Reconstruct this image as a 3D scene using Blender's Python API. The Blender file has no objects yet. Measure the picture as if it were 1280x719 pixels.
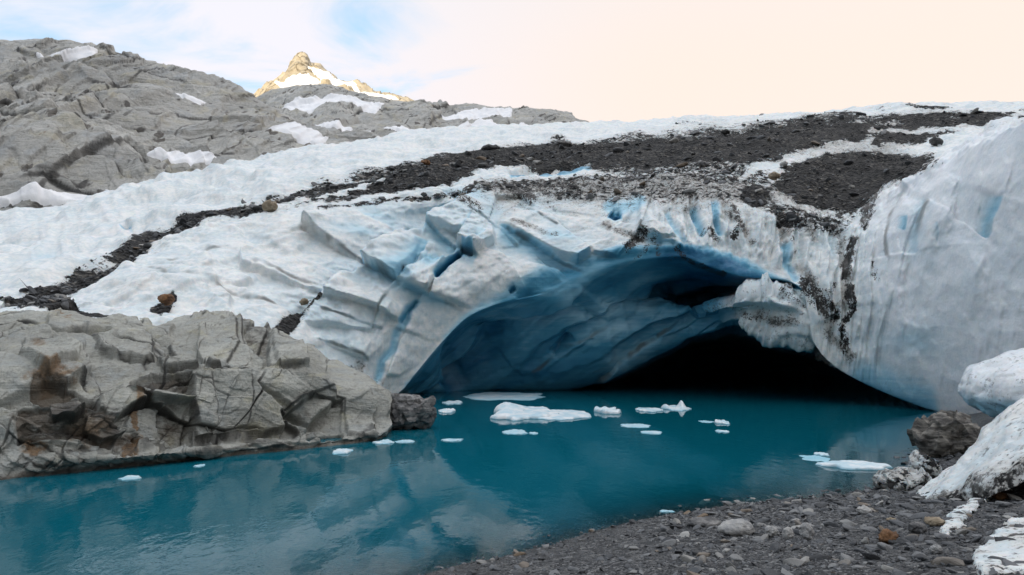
import bpy, bmesh, math, random
import numpy as np
from mathutils import Vector

random.seed(7)
RNG = np.random.default_rng(11)
C = bpy.context.scene.collection
scene = bpy.context.scene

# ------------------------------------------------------------------ camera
F = 853.0
CAMZ = 4.0
HORIZON = 425.0
PITCH = math.atan((HORIZON - 359.5) / F)
cp, sp = math.cos(PITCH), math.sin(PITCH)


def ray(px, py):
    px = np.asarray(px, float); py = np.asarray(py, float)
    r = (px - 640.0) / F
    u = (359.5 - py) / F
    return r, cp - u * sp, sp + u * cp


def P(px, py, d):
    """world point seen at (px, py) of the photograph, d metres forward"""
    r, y, z = ray(px, py)
    s = np.asarray(d, float) / y
    return np.stack([r * s, y * s, CAMZ + z * s], -1)


def wd(px, py, z=0.0):
    """forward distance of the point at height z seen at (px, py)"""
    r, y, zz = ray(px, py)
    return (z - CAMZ) / zz * y


def W(px, py, z=0.0):
    return P(px, py, wd(px, py, z))


def project(p):
    x, y, z = p[..., 0], p[..., 1], p[..., 2] - CAMZ
    f = y * cp + z * sp
    u = -y * sp + z * cp
    return 640 + F * x / f, 359.5 - F * u / f


cam = bpy.data.cameras.new("camera")
cam.lens = 36.0 * F / 1280.0
cam.sensor_width = 36.0
cam.clip_start = 0.1
cam.clip_end = 20000
co = bpy.data.objects.new("camera", cam)
C.objects.link(co)
co.location = (0, 0, CAMZ)
co.rotation_euler = (math.radians(90) + PITCH, 0, 0)
scene.camera = co

# ------------------------------------------------------------------ noise


def _h(ix, iy, iz, seed):
    h = (ix.astype(np.uint32) * np.uint32(374761393) + iy.astype(np.uint32) * np.uint32(668265263)
         + iz.astype(np.uint32) * np.uint32(2147483647) + np.uint32(seed * 1274126177 % 4294967291))
    h ^= h >> np.uint32(13)
    h *= np.uint32(1274126177)
    h ^= h >> np.uint32(16)
    h *= np.uint32(2246822519)
    h ^= h >> np.uint32(13)
    return h


def _u(h):
    return h.astype(np.float64) / 4294967295.0


def noise(p, seed=0):
    p = np.asarray(p, float)
    i = np.floor(p).astype(np.int64)
    f = p - i
    w = f * f * f * (f * (f * 6 - 15) + 10)
    out = 0
    for dx in (0, 1):
        for dy in (0, 1):
            for dz in (0, 1):
                h = _h(i[..., 0] + dx, i[..., 1] + dy, i[..., 2] + dz, seed)
                gx = (h & np.uint32(1023)).astype(np.float32) / 511.5 - 1
                gy = ((h >> np.uint32(10)) & np.uint32(1023)).astype(np.float32) / 511.5 - 1
                gz = ((h >> np.uint32(20)) & np.uint32(1023)).astype(np.float32) / 511.5 - 1
                d = gx * (f[..., 0] - dx) + gy * (f[..., 1] - dy) + gz * (f[..., 2] - dz)
                ww = (w[..., 0] if dx else 1 - w[..., 0]) * (w[..., 1] if dy else 1 - w[..., 1]) * (w[..., 2] if dz else 1 - w[..., 2])
                out = out + d * ww
    return out


def fbm(p, scale, octv=4, seed=0, gain=0.5, lac=2.03):
    p = np.asarray(p, float) / scale
    a, s, t = 1.0, 0, 0
    for o in range(octv):
        s = s + a * noise(p, seed + o)
        t += a
        p = p * lac + 13.7
        a *= gain
    return s / t * 1.7


def ridged(p, scale, octv=3, seed=0):
    p = np.asarray(p, float) / scale
    a, s, t = 1.0, 0, 0
    for o in range(octv):
        s = s + a * (1 - np.abs(noise(p, seed + o)) * 2.2)
        t += a
        p = p * 2.1 + 7.1
        a *= 0.5
    return s / t


def voronoi(p, seed=0):
    """F1, F2, offset to the nearest centre, hash of its cell"""
    p = np.asarray(p, float)
    i = np.floor(p).astype(np.int64)
    sh = p.shape[:-1]
    f1 = np.full(sh, 9.0); f2 = np.full(sh, 9.0)
    off = np.zeros(p.shape); hh = np.zeros(sh, np.uint32)
    for dx in (-1, 0, 1):
        for dy in (-1, 0, 1):
            for dz in (-1, 0, 1):
                c = i + np.array([dx, dy, dz])
                h = _h(c[..., 0], c[..., 1], c[..., 2], seed)
                q = c + np.stack([(h & np.uint32(1023)) / 1023.0, ((h >> np.uint32(10)) & np.uint32(1023)) / 1023.0,
                                  ((h >> np.uint32(20)) & np.uint32(1023)) / 1023.0], -1)
                v = p - q
                d = np.sqrt((v * v).sum(-1))
                near = d < f1
                f2 = np.where(near, f1, np.minimum(f2, d))
                off = np.where(near[..., None], v, off)
                hh = np.where(near, h, hh)
                f1 = np.where(near, d, f1)
    return f1, f2, off, hh


def facets(p, scale, seed=0, tilt=1.0, step=0.3, stretch=(1, 1, 1)):
    """broken-block displacement (in units of scale) and a crack mask"""
    q = np.asarray(p, float) / scale * np.asarray(stretch, float)
    q = q + 0.25 * np.stack([noise(q * 1.3 + 5, seed + 40), noise(q * 1.3 + 9, seed + 41), noise(q * 1.3 + 2, seed + 42)], -1)
    f1, f2, off, h = voronoi(q, seed)
    h2 = h * np.uint32(2654435761)
    h2 ^= h2 >> np.uint32(15)
    g = np.stack([(h2 & np.uint32(1023)) / 511.5 - 1, ((h2 >> np.uint32(10)) & np.uint32(1023)) / 511.5 - 1,
                  ((h2 >> np.uint32(20)) & np.uint32(1023)) / 511.5 - 1], -1)
    st = ((h2 >> np.uint32(7)) & np.uint32(1023)) / 511.5 - 1
    disp = (off * g).sum(-1) * tilt + st * step
    return disp, f2 - f1, _u(h2)


def joints(p, specs, seed=0, warp=0.35):
    """rock or ice broken along sets of roughly parallel planes: displacement in metres, distance to the nearest open joint"""
    p = np.asarray(p, float)
    ids, frs = [], []
    for k, (dr, sp, tilt, step) in enumerate(specs):
        dr = np.array(dr, float); dr /= np.linalg.norm(dr)
        q = (p * dr).sum(-1) / sp
        q = q + warp * noise(p / (sp * 2.2) + 3.1 * k, seed + k) * 2 + 0.12 * noise(p / (sp * 0.5) + 7.7 * k, seed + 30 + k)
        i = np.floor(q)
        # uneven spacing
        ii = i.astype(np.int64)
        ids.append(ii); frs.append(q - i)
    d = np.zeros(p.shape[:-1]); edge = np.full(p.shape[:-1], 9.0)
    z = np.zeros_like(ids[0])
    for k, (dr, sp, tilt, step) in enumerate(specs):
        a = ids[k]; b = ids[(k + 1) % len(specs)]; c = ids[(k + 2) % len(specs)]
        h0 = _u(_h(a, b // 2, z + k, seed + 50)); h1 = _u(_h(a, b, c, seed + 60 + k)); ho = _u(_h(a, b // 2, z + 9, seed + 70 + k))
        d = d + (frs[k] - 0.5) * sp * tilt * (h0 * 1.6 - 0.5) + step * (h1 - 0.5) * 2
        ho2 = _u(_h(a + 1, b // 2, z + 9, seed + 70 + k))
        e = np.where(ho > 0.45, frs[k] * sp, 9.0)
        e = np.minimum(e, np.where(ho2 > 0.45, (1 - frs[k]) * sp, 9.0))
        edge = np.minimum(edge, e)
    return d, edge


def blur(a, n):
    a = a.copy()
    for _ in range(n):
        b = a.copy()
        b[1:-1, 1:-1] = (4 * a[1:-1, 1:-1] + 2 * (a[:-2, 1:-1] + a[2:, 1:-1] + a[1:-1, :-2] + a[1:-1, 2:])
                         + a[:-2, :-2] + a[2:, 2:] + a[:-2, 2:] + a[2:, :-2]) / 16
        a = b
    return a


def sstep(a, b, x):
    t = np.clip((x - a) / (b - a), 0, 1)
    return t * t * (3 - 2 * t)


def gauss(x, w):
    return np.exp(-(x / w) ** 2)


def pchip(x, y, q):
    x = np.asarray(x, float); y = np.asarray(y, float)
    h = np.diff(x); dl = np.diff(y) / h
    m = np.zeros_like(y)
    if len(x) > 2:
        w1 = 2 * h[1:] + h[:-1]; w2 = h[1:] + 2 * h[:-1]
        ok = dl[:-1] * dl[1:] > 0
        with np.errstate(divide='ignore', invalid='ignore'):
            m[1:-1] = np.where(ok, (w1 + w2) / (w1 / np.where(ok, dl[:-1], 1) + w2 / np.where(ok, dl[1:], 1)), 0)
    m[0], m[-1] = dl[0], dl[-1]
    k = np.clip(np.searchsorted(x, q) - 1, 0, len(x) - 2)
    t = np.clip((q - x[k]) / h[k], 0, 1)
    a = (1 + 2 * t) * (1 - t) ** 2; b = t * (1 - t) ** 2; c = t * t * (3 - 2 * t); d = t * t * (t - 1)
    return a * y[k] + b * h[k] * m[k] + c * y[k + 1] + d * h[k] * m[k + 1]


def pchip_cols(Y, q):
    """the same along axis 0 of Y (rows at 0, 1, 2 ...) for every column"""
    n = Y.shape[0]
    dl = np.diff(Y, axis=0)
    m = np.zeros_like(Y)
    a, b = dl[:-1], dl[1:]
    ok = a * b > 0
    with np.errstate(divide='ignore', invalid='ignore'):
        m[1:-1] = np.where(ok, 2 * a * b / np.where(ok, a + b, 1), 0)
    m[0], m[-1] = dl[0], dl[-1]
    k = np.clip(np.floor(q).astype(int), 0, n - 2)
    t = (q - k)[:, None]
    return ((1 + 2 * t) * (1 - t) ** 2) * Y[k] + (t * (1 - t) ** 2) * m[k] + (t * t * (3 - 2 * t)) * Y[k + 1] + (t * t * (t - 1)) * m[k + 1]


def patch(rows, t, v):
    """rows: lists of (px, py, d[, key]); returns px, py, d grids over v (rows) and t (keys)"""
    A = []
    for r in rows:
        k = [e[3] if len(e) > 3 else e[0] for e in r]
        A.append([pchip(k, [e[0] for e in r], t), pchip(k, [e[1] for e in r], t), pchip(k, [math.log(e[2]) for e in r], t)])
    A = np.array(A)
    X = pchip_cols(A[:, 0], v); Y = pchip_cols(A[:, 1], v); D = np.exp(pchip_cols(A[:, 2], v))
    return X, Y, D


def vsamples(counts):
    out = []
    for i, n in enumerate(counts):
        out.append(i + np.arange(n) / n)
    out.append(np.array([len(counts) - 1e-9]))
    return np.concatenate(out)


def normals(G):
    du = np.gradient(G, axis=1); dv = np.gradient(G, axis=0)
    n = np.cross(du, dv)
    return n / (np.linalg.norm(n, axis=-1, keepdims=True) + 1e-12)


def seg_dist(px, py, pts):
    """distance to a polyline, signed side (+ = right of the direction), fraction along it"""
    best = np.full(px.shape, 1e9); side = np.zeros(px.shape); frac = np.zeros(px.shape)
    n = len(pts) - 1
    for i in range(n):
        ax, ay = pts[i][:2]; bx, by = pts[i + 1][:2]
        vx, vy = bx - ax, by - ay
        L = vx * vx + vy * vy
        t = np.clip(((px - ax) * vx + (py - ay) * vy) / L, 0, 1)
        dx, dy = px - ax - t * vx, py - ay - t * vy
        d = np.hypot(dx, dy)
        m = d < best
        best = np.where(m, d, best)
        side = np.where(m, np.sign(vx * dy - vy * dx), side)
        frac = np.where(m, (i + t) / n, frac)
    return best, side, frac


def band(px, py, pts, soft=1.0):
    """soft mask of a polyline whose points carry a half width: (x, y, w)"""
    d, s, f = seg_dist(px, py, pts)
    w = np.interp(f, np.linspace(0, 1, len(pts)), [p[2] for p in pts])
    return 1 - sstep(0.35 * w, 0.35 * w + soft * (0.85 * w + 1.5), d)


def poly_mask(px, py, pts, soft):
    inside = np.zeros(px.shape, bool)
    n = len(pts)
    for i in range(n):
        x1, y1 = pts[i]; x2, y2 = pts[(i + 1) % n]
        c = ((y1 > py) != (y2 > py)) & (px < (x2 - x1) * (py - y1) / (y2 - y1 + 1e-9) + x1)
        inside ^= c
    d, _, _ = seg_dist(px, py, list(pts) + [pts[0]])
    sd = np.where(inside, d, -d)
    return sstep(-soft, soft, sd)


# ------------------------------------------------------------------ mesh helpers


def mesh_np(name, V, Q, attrs=None, smooth=True):
    V = np.asarray(V, np.float32).reshape(-1, 3)
    Q = np.asarray(Q, np.int32)
    me = bpy.data.meshes.new(name)
    n, k = Q.shape
    me.vertices.add(len(V)); me.vertices.foreach_set("co", V.ravel())
    me.loops.add(n * k); me.loops.foreach_set("vertex_index", Q.ravel())
    me.polygons.add(n); me.polygons.foreach_set("loop_start", np.arange(0, n * k, k, dtype=np.int32))
    me.update(calc_edges=True)
    me.polygons.foreach_set("use_smooth", np.full(n, smooth))
    for a, val in (attrs or {}).items():
        at = me.attributes.new(a, 'FLOAT', 'POINT')
        at.data.foreach_set("value", np.asarray(val, np.float32).ravel())
    me.update()
    return me


def grid_faces(nv, nu, flip=False):
    i = np.arange((nv - 1) * (nu - 1))
    r, c = i // (nu - 1), i % (nu - 1)
    a = r * nu + c
    q = np.stack([a, a + 1, a + nu + 1, a + nu], -1)
    return q[:, ::-1] if flip else q


def link(name, me, mat, parent=None):
    o = bpy.data.objects.new(name, me)
    if mat is not None and len(me.materials) == 0:
        me.materials.append(mat)
    C.objects.link(o)
    if parent is not None:
        o.parent = parent
    return o


def tag(o, label=None, cat=None, group=None, kind=None):
    if label: o["label"] = label
    if cat: o["category"] = cat
    if group: o["group"] = group
    if kind: o["kind"] = kind
    return o


# ------------------------------------------------------------------ material helper


class NT:
    def __init__(self, name, world=False):
        if world:
            self.owner = bpy.data.worlds.new(name)
        else:
            self.owner = bpy.data.materials.new(name)
        self.owner.use_nodes = True
        self.t = self.owner.node_tree
        self.t.nodes.clear()

    def n(self, typ, inputs=None, **kw):
        nd = self.t.nodes.new(typ)
        for k, v in kw.items():
            setattr(nd, k, v)
        for k, v in (inputs or {}).items():
            self.set(nd.inputs[k], v)
        return nd

    def set(self, sock, v):
        if isinstance(v, bpy.types.NodeSocket):
            self.t.links.new(v, sock)
        elif isinstance(v, (tuple, list)) and len(v) == 3 and sock.type == 'RGBA':
            sock.default_value = (*v, 1)
        else:
            sock.default_value = v

    def attr(self, name):
        return self.n('ShaderNodeAttribute', attribute_name=name).outputs['Fac']

    def math(self, op, a, b=0.0, c=None, clamp=False):
        nd = self.n('ShaderNodeMath', operation=op, use_clamp=clamp)
        self.set(nd.inputs[0], a); self.set(nd.inputs[1], b)
        if c is not None: self.set(nd.inputs[2], c)
        return nd.outputs[0]

    def mix(self, f, a, b, blend='MIX'):
        nd = self.n('ShaderNodeMix', data_type='RGBA', blend_type=blend)
        self.set(nd.inputs[0], f); self.set(nd.inputs[6], a); self.set(nd.inputs[7], b)
        return nd.outputs[2]

    def ramp(self, f, stops, interp='LINEAR'):
        nd = self.n('ShaderNodeValToRGB')
        cr = nd.color_ramp
        cr.interpolation = interp
        while len(cr.elements) < len(stops): cr.elements.new(0.5)
        for e, (p, c) in zip(cr.elements, stops):
            e.position = p
            e.color = (*c, 1) if isinstance(c, tuple) else (c, c, c, 1)
        self.set(nd.inputs[0], f)
        return nd.outputs[0]

    def smooth(self, x, a, b):
        nd = self.n('ShaderNodeMapRange', interpolation_type='SMOOTHSTEP')
        self.set(nd.inputs[0], x); self.set(nd.inputs[1], a); self.set(nd.inputs[2], b)
        return nd.outputs[0]

    def noise(self, vec, scale, detail=4, rough=0.55, dist=0.0):
        nd = self.n('ShaderNodeTexNoise', {'Scale': scale, 'Detail': detail, 'Roughness': rough, 'Distortion': dist})
        if vec is not None: self.set(nd.inputs['Vector'], vec)
        return nd.outputs[0]

    def voro(self, vec, scale, feature='F1', out='Distance', rnd=1.0):
        nd = self.n('ShaderNodeTexVoronoi', {'Scale': scale, 'Randomness': rnd}, feature=feature)
        if vec is not None: self.set(nd.inputs['Vector'], vec)
        return nd.outputs[out]

    def bump(self, h, strength, dist, normal=None):
        nd = self.n('ShaderNodeBump', {'Strength': strength, 'Distance': dist, 'Height': h})
        if normal is not None: self.set(nd.inputs['Normal'], normal)
        return nd.outputs[0]

    def pos(self):
        return self.n('ShaderNodeNewGeometry').outputs['Position']

    def mapped(self, vec, scale, rot=(0, 0, 0)):
        nd = self.n('ShaderNodeMapping')
        self.set(nd.inputs[0], vec); nd.inputs['Scale'].default_value = scale; nd.inputs['Rotation'].default_value = rot
        return nd.outputs[0]

    def surface(self, color, rough, normal=None, spec=0.5, **extra):
        b = self.n('ShaderNodeBsdfPrincipled', {'Base Color': color, 'Roughness': rough, 'Specular IOR Level': spec})
        if normal is not None: self.set(b.inputs['Normal'], normal)
        for k, v in extra.items(): self.set(b.inputs[k.replace('_', ' ')], v)
        o = self.n('ShaderNodeOutputMaterial')
        self.t.links.new(b.outputs[0], o.inputs[0])
        return b


# ---- materials
def mat_ice(name, dirt_amount=1.0):
    m = NT(name)
    p = m.pos()
    debris, blue, dirt, seam, clean = m.attr('debris'), m.attr('blue'), m.attr('dirt'), m.attr('seam'), m.attr('clean')
    rgh = m.math('SUBTRACT', 1.0, m.math('MULTIPLY', clean, 0.8))
    n1 = m.noise(p, 0.45, 6, 0.6)
    n2 = m.noise(p, 2.2, 6, 0.65)
    n3 = m.noise(p, 9.0, 5, 0.7)
    # layered streaks in the ice
    st = m.noise(m.mapped(p, (0.22, 0.22, 2.2), (0.25, -0.42, 0.1)), 1.0, 6, 0.65, 0.5)
    st2 = m.noise(m.mapped(p, (0.5, 0.5, 7.0), (0.2, -0.5, 0.1)), 1.0, 5, 0.6, 0.8)
    white = m.mix(m.smooth(m.math('ADD', m.math('MULTIPLY', n1, 0.55), m.math('MULTIPLY', n2, 0.45)), 0.38, 0.62), (0.58, 0.66, 0.69), (0.83, 0.825, 0.80))
    white = m.mix(m.math('MULTIPLY', m.smooth(n2, 0.5, 0.72), 0.4), white, (0.88, 0.88, 0.87))
    white = m.mix(m.math('MULTIPLY', m.math('MULTIPLY', m.smooth(st, 0.5, 0.72), 0.45), rgh), white, (0.52, 0.52, 0.49))
    white = m.mix(m.math('MULTIPLY', m.math('MULTIPLY', m.smooth(st2, 0.58, 0.72), 0.35), rgh), white, (0.40, 0.38, 0.34))
    cl_ = m.noise(p, 3.6, 5, 0.62)
    white = m.mix(m.math('MULTIPLY', m.smooth(cl_, 0.52, 0.66), 0.45), white, (0.86, 0.85, 0.82))
    white = m.mix(m.math('MULTIPLY', m.smooth(cl_, 0.48, 0.34), 0.4), white, (0.50, 0.60, 0.64))
    white = m.mix(m.math('MULTIPLY', clean, 0.55), white, (0.86, 0.88, 0.92))
    grime = m.math('MULTIPLY', m.smooth(m.math('ADD', n2, m.math('MULTIPLY', dirt, 0.45)), 0.6, 0.98), m.math('MULTIPLY', dirt, 0.8 * dirt_amount))
    white = m.mix(grime, white, (0.25, 0.23, 0.20))
    white = m.mix(m.math('MULTIPLY', m.smooth(n3, 0.45, 0.7), 0.16), white, (0.45, 0.46, 0.46))
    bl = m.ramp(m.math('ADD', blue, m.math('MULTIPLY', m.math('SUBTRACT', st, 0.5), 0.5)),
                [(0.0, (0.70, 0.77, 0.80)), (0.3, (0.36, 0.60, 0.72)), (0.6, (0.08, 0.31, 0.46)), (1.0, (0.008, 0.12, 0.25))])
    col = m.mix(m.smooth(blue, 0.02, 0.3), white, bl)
    col = m.mix(m.math('MULTIPLY', seam, 0.75), col, (0.10, 0.085, 0.065))
    sm_ = m.math('ADD', m.attr('smear'), m.math('ADD', m.math('MULTIPLY', m.math('SUBTRACT', n3, 0.5), 1.9), m.math('MULTIPLY', m.math('SUBTRACT', n2, 0.5), 1.7)))
    smk = m.math('MULTIPLY', m.smooth(sm_, 0.5, 0.66), m.smooth(m.attr('smear'), 0.02, 0.15))
    col = m.mix(smk, col, (0.012, 0.011, 0.010))
    # rock dust and grit
    g1 = m.noise(p, 7.0, 4, 0.75)
    g2 = m.noise(p, 1.3, 4, 0.7)
    gr_ = m.math('ADD', m.math('MULTIPLY', g1, 0.6), m.math('ADD', m.math('MULTIPLY', g2, 0.4), m.math('MULTIPLY', dirt, 0.13)))
    speck = m.math('MULTIPLY', m.smooth(gr_, 0.60, 0.68), m.smooth(dirt, 0.15, 0.6))
    col = m.mix(m.math('MULTIPLY', speck, 0.85), col, (0.05, 0.047, 0.043))
    vc = m.n('ShaderNodeTexVoronoi', {'Scale': 4.2}); m.set(vc.inputs['Vector'], p)
    cellv = m.n('ShaderNodeSeparateColor', {0: vc.outputs['Color']}).outputs[0]
    gravel = m.ramp(cellv, [(0.0, (0.004, 0.004, 0.005)), (0.5, (0.011, 0.011, 0.012)), (0.8, (0.04, 0.037, 0.034)), (1.0, (0.14, 0.13, 0.115))])
    gravel = m.mix(m.smooth(m.noise(p, 0.28, 5, 0.65), 0.46, 0.60), gravel, m.mix(0.8, gravel, (0.006, 0.006, 0.006)))
    gravel = m.mix(m.math('MULTIPLY', m.smooth(m.noise(p, 0.5, 4, 0.6), 0.52, 0.66), 0.5), gravel, (0.05, 0.047, 0.042))
    dm = m.math('ADD', debris, m.math('MULTIPLY', m.math('SUBTRACT', n3, 0.5), 1.0))
    dm = m.math('ADD', dm, m.math('MULTIPLY', m.math('SUBTRACT', n2, 0.5), 1.6))
    dmask = m.smooth(dm, 0.44, 0.58)
    col = m.mix(dmask, col, gravel)
    h = m.math('ADD', m.math('MULTIPLY', n2, 0.6), m.math('MULTIPLY', n3, 0.25))
    cups = m.voro(p, 1.7, 'SMOOTH_F1')
    h = m.math('ADD', h, m.math('MULTIPLY', cups, 0.45))
    nb = m.bump(h, 0.55, 0.14)
    nb = m.bump(m.math('MULTIPLY', vc.outputs['Distance'], dmask), 1.0, 0.25, nb)
    rough = m.math('ADD', m.math('MULTIPLY', dmask, 0.35), m.math('ADD', 0.46, m.math('MULTIPLY', blue, -0.16)))
    b = m.surface(col, rough, nb, 0.4)
    m.set(b.inputs['Subsurface Weight'], m.math('MULTIPLY', m.math('SUBTRACT', 1.0, m.math('MAXIMUM', dmask, smk)), 0.22))
    b.inputs['Subsurface Radius'].default_value = (0.2, 0.45, 0.75)
    b.inputs['Subsurface Scale'].default_value = 0.5
    return m.owner


def mat_rock(name, base=(0.41, 0.41, 0.37), dark=(0.14, 0.135, 0.125), scale=1.0, bump=0.06, snow=None):
    m = NT(name)
    p = m.mapped(m.pos(), (scale,) * 3)
    stain_shade, crack, rust = m.attr('stain_shade'), m.attr('crack'), m.attr('rust')
    n1 = m.noise(p, 0.35, 7, 0.6, 0.3)
    n2 = m.noise(p, 2.0, 7, 0.65)
    n3 = m.noise(p, 14.0, 5, 0.7)
    st = m.noise(m.mapped(p, (0.5, 0.5, 5.0), (0.3, 0.35, 0)), 1.0, 6, 0.65, 0.6)
    col = m.mix(m.smooth(n1, 0.32, 0.7), tuple(c * 0.78 for c in base), tuple(min(1, c * 1.15) for c in base))
    col = m.mix(m.math('MULTIPLY', m.smooth(st, 0.5, 0.75), 0.4), col, tuple(c * 0.6 for c in base))
    col = m.mix(m.math('MULTIPLY', m.smooth(n2, 0.55, 0.8), 0.35), col, (0.46, 0.45, 0.42))
    col = m.mix(m.math('MULTIPLY', m.smooth(n3, 0.5, 0.7), 0.42), col, dark)
    n5 = m.noise(p, 0.9, 5, 0.6, 0.5)
    col = m.mix(m.math('MULTIPLY', m.smooth(n5, 0.54, 0.66), 0.5), col, (base[0], base[1] * 0.93, base[2] * 0.72))
    col = m.mix(m.math('MULTIPLY', m.smooth(n5, 0.46, 0.36), 0.5), col, (base[0] * 0.8, base[1] * 0.86, base[2] * 0.95))
    n4 = m.noise(p, 5.0, 6, 0.75, 0.4)
    col = m.mix(m.math('MULTIPLY', m.smooth(n4, 0.46, 0.62), 0.45), col, tuple(c * 0.62 for c in base))
    col = m.mix(m.math('MULTIPLY', m.smooth(n4, 0.44, 0.30), 0.4), col, tuple(min(0.6, c * 1.3) for c in base))
    rm = m.smooth(m.math('ADD', rust, m.math('MULTIPLY', m.math('SUBTRACT', n2, 0.5), 1.1)), 0.45, 0.8)
    col = m.mix(m.math('MULTIPLY', rm, 0.8), col, m.ramp(n3, [(0.3, (0.10, 0.055, 0.025)), (0.7, (0.30, 0.16, 0.055))]))
    sm = m.smooth(m.math('ADD', stain_shade, m.math('MULTIPLY', m.math('SUBTRACT', n2, 0.5), 1.2)), 0.4, 0.75)
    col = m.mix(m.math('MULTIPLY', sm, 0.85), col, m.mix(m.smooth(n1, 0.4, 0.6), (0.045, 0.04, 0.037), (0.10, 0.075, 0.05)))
    col = m.mix(m.math('MULTIPLY', crack, 0.95), col, (0.018, 0.017, 0.016))
    h = m.math('ADD', m.math('MULTIPLY', n2, 1.0), m.math('MULTIPLY', n3, 0.3))
    h = m.math('ADD', h, m.math('MULTIPLY', st, 0.6))
    nb = m.bump(h, 0.9, bump / scale * 3)
    m.surface(col, m.math('ADD', 0.75, m.math('MULTIPLY', sm, -0.25)), nb, 0.35)
    return m.owner


def mat_stone(name, attr=False):
    m = NT(name)
    p = m.pos()
    r = m.attr('tint') if attr else m.n('ShaderNodeObjectInfo').outputs['Random']
    n2 = m.noise(p, 6.0, 5, 0.65)
    n3 = m.noise(p, 40.0, 4, 0.7)
    col = m.ramp(r, [(0.0, (0.03, 0.032, 0.036)), (0.35, (0.085, 0.09, 0.098)), (0.6, (0.16, 0.165, 0.172)), (0.8, (0.22, 0.22, 0.215)),
                     (0.88, (0.15, 0.105, 0.065)), (0.95, (0.28, 0.275, 0.26)), (1.0, (0.40, 0.39, 0.37))])
    col = m.mix(m.math('MULTIPLY', m.smooth(n2, 0.4, 0.75), 0.5), col, m.mix(0.5, col, (0.06, 0.057, 0.052)))
    col = m.mix(m.math('MULTIPLY', m.smooth(n3, 0.5, 0.8), 0.3), col, (0.3, 0.29, 0.27))
    nb = m.bump(m.math('ADD', n2, m.math('MULTIPLY', n3, 0.3)), 0.6, 0.04)
    m.surface(col, 0.72, nb, 0.4)
    return m.owner


def mat_plain_stone(name, c1, c2, rough=0.7, streak=0.0):
    m = NT(name)
    p = m.pos()
    n2 = m.noise(p, 3.0, 6, 0.65)
    n3 = m.noise(p, 22.0, 5, 0.7)
    st = m.noise(m.mapped(p, (0.8, 0.8, 4.5), (0.5, 0.5, 0.2)), 1.2, 4, 0.6, 0.8)
    f = m.math('ADD', m.math('MULTIPLY', n2, 1 - streak), m.math('MULTIPLY', st, streak))
    col = m.mix(m.smooth(f, 0.4, 0.62), c1, c2)
    col = m.mix(m.math('MULTIPLY', m.smooth(n3, 0.5, 0.75), 0.3), col, tuple(c * 0.4 for c in c1))
    nb = m.bump(m.math('ADD', m.math('ADD', n2, st), m.math('MULTIPLY', n3, 0.3)), 0.8, 0.08)
    m.surface(col, rough, nb, 0.4)
    return m.owner


def mat_snow(name, dirt=0.3, c1=(0.56, 0.63, 0.71), c2=(0.74, 0.77, 0.80)):
    m = NT(name)
    p = m.pos()
    n1 = m.noise(p, 0.6, 5, 0.6)
    n2 = m.noise(p, 5.0, 6, 0.7)
    sp = m.math('SUBTRACT', 0.78, m.noise(p, 14.0, 3, 0.7))
    col = m.mix(m.smooth(n1, 0.35, 0.65), c1, c2)
    col = m.mix(m.math('MULTIPLY', m.smooth(n2, 0.5, 0.8), dirt), col, (0.42, 0.40, 0.37))
    col = m.mix(m.math('MULTIPLY', m.smooth(sp, 0.16, 0.08), dirt), col, (0.08, 0.075, 0.07))
    nb = m.bump(m.math('ADD', n2, m.voro(p, 3.5, 'SMOOTH_F1')), 0.6, 0.07)
    m.surface(col, 0.65, nb, 0.4)
    return m.owner


def mat_floe():
    m = NT('floe_ice')
    p = m.pos()
    n1 = m.noise(p, 1.2, 5, 0.6)
    n2 = m.noise(p, 8.0, 5, 0.7)
    z = m.n('ShaderNodeSeparateXYZ', {0: p}).outputs[2]
    col = m.mix(m.smooth(n1, 0.35, 0.65), (0.48, 0.60, 0.66), (0.74, 0.77, 0.78))
    col = m.mix(m.math('MULTIPLY', m.smooth(n1, 0.6, 0.4), 0.5), col, (0.42, 0.62, 0.70))
    col = m.mix(m.smooth(z, 0.07, -0.02), col, (0.20, 0.50, 0.62))
    col = m.mix(m.math('MULTIPLY', m.smooth(n2, 0.6, 0.8), 0.35), col, (0.35, 0.35, 0.34))
    nb = m.bump(n2, 0.6, 0.05)
    m.surface(col, 0.5, nb, 0.45)
    return m.owner


def mat_gravel():
    m = NT('gravel_ground')
    p = m.pos()
    v1 = m.n('ShaderNodeTexVoronoi', {'Scale': 9.0}); m.set(v1.inputs['Vector'], p)
    v2 = m.n('ShaderNodeTexVoronoi', {'Scale': 26.0}); m.set(v2.inputs['Vector'], p)
    c1 = m.n('ShaderNodeSeparateColor', {0: v1.outputs['Color']}).outputs[0]
    c2 = m.n('ShaderNodeSeparateColor', {0: v2.outputs['Color']}).outputs[1]
    n1 = m.noise(p, 0.5, 4, 0.6)
    a = m.ramp(c1, [(0, (0.014, 0.015, 0.017)), (0.55, (0.055, 0.057, 0.06)), (0.85, (0.12, 0.12, 0.12)), (1, (0.27, 0.27, 0.26))])
    b = m.ramp(c2, [(0, (0.012, 0.013, 0.015)), (0.6, (0.05, 0.052, 0.055)), (1, (0.20, 0.20, 0.20))])
    col = m.mix(m.smooth(n1, 0.4, 0.6), a, b)
    wet = m.attr('wet')
    col = m.mix(m.math('MULTIPLY', wet, 0.55), col, (0.028, 0.028, 0.028))
    h = m.math('ADD', m.math('MULTIPLY', v1.outputs['Distance'], -1.0), m.math('MULTIPLY', v2.outputs['Distance'], -0.5))
    nb = m.bump(h, 1.0, 0.06)
    m.surface(col, m.math('ADD', 0.8, m.math('MULTIPLY', wet, -0.45)), nb, 0.4)
    return m.owner


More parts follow.
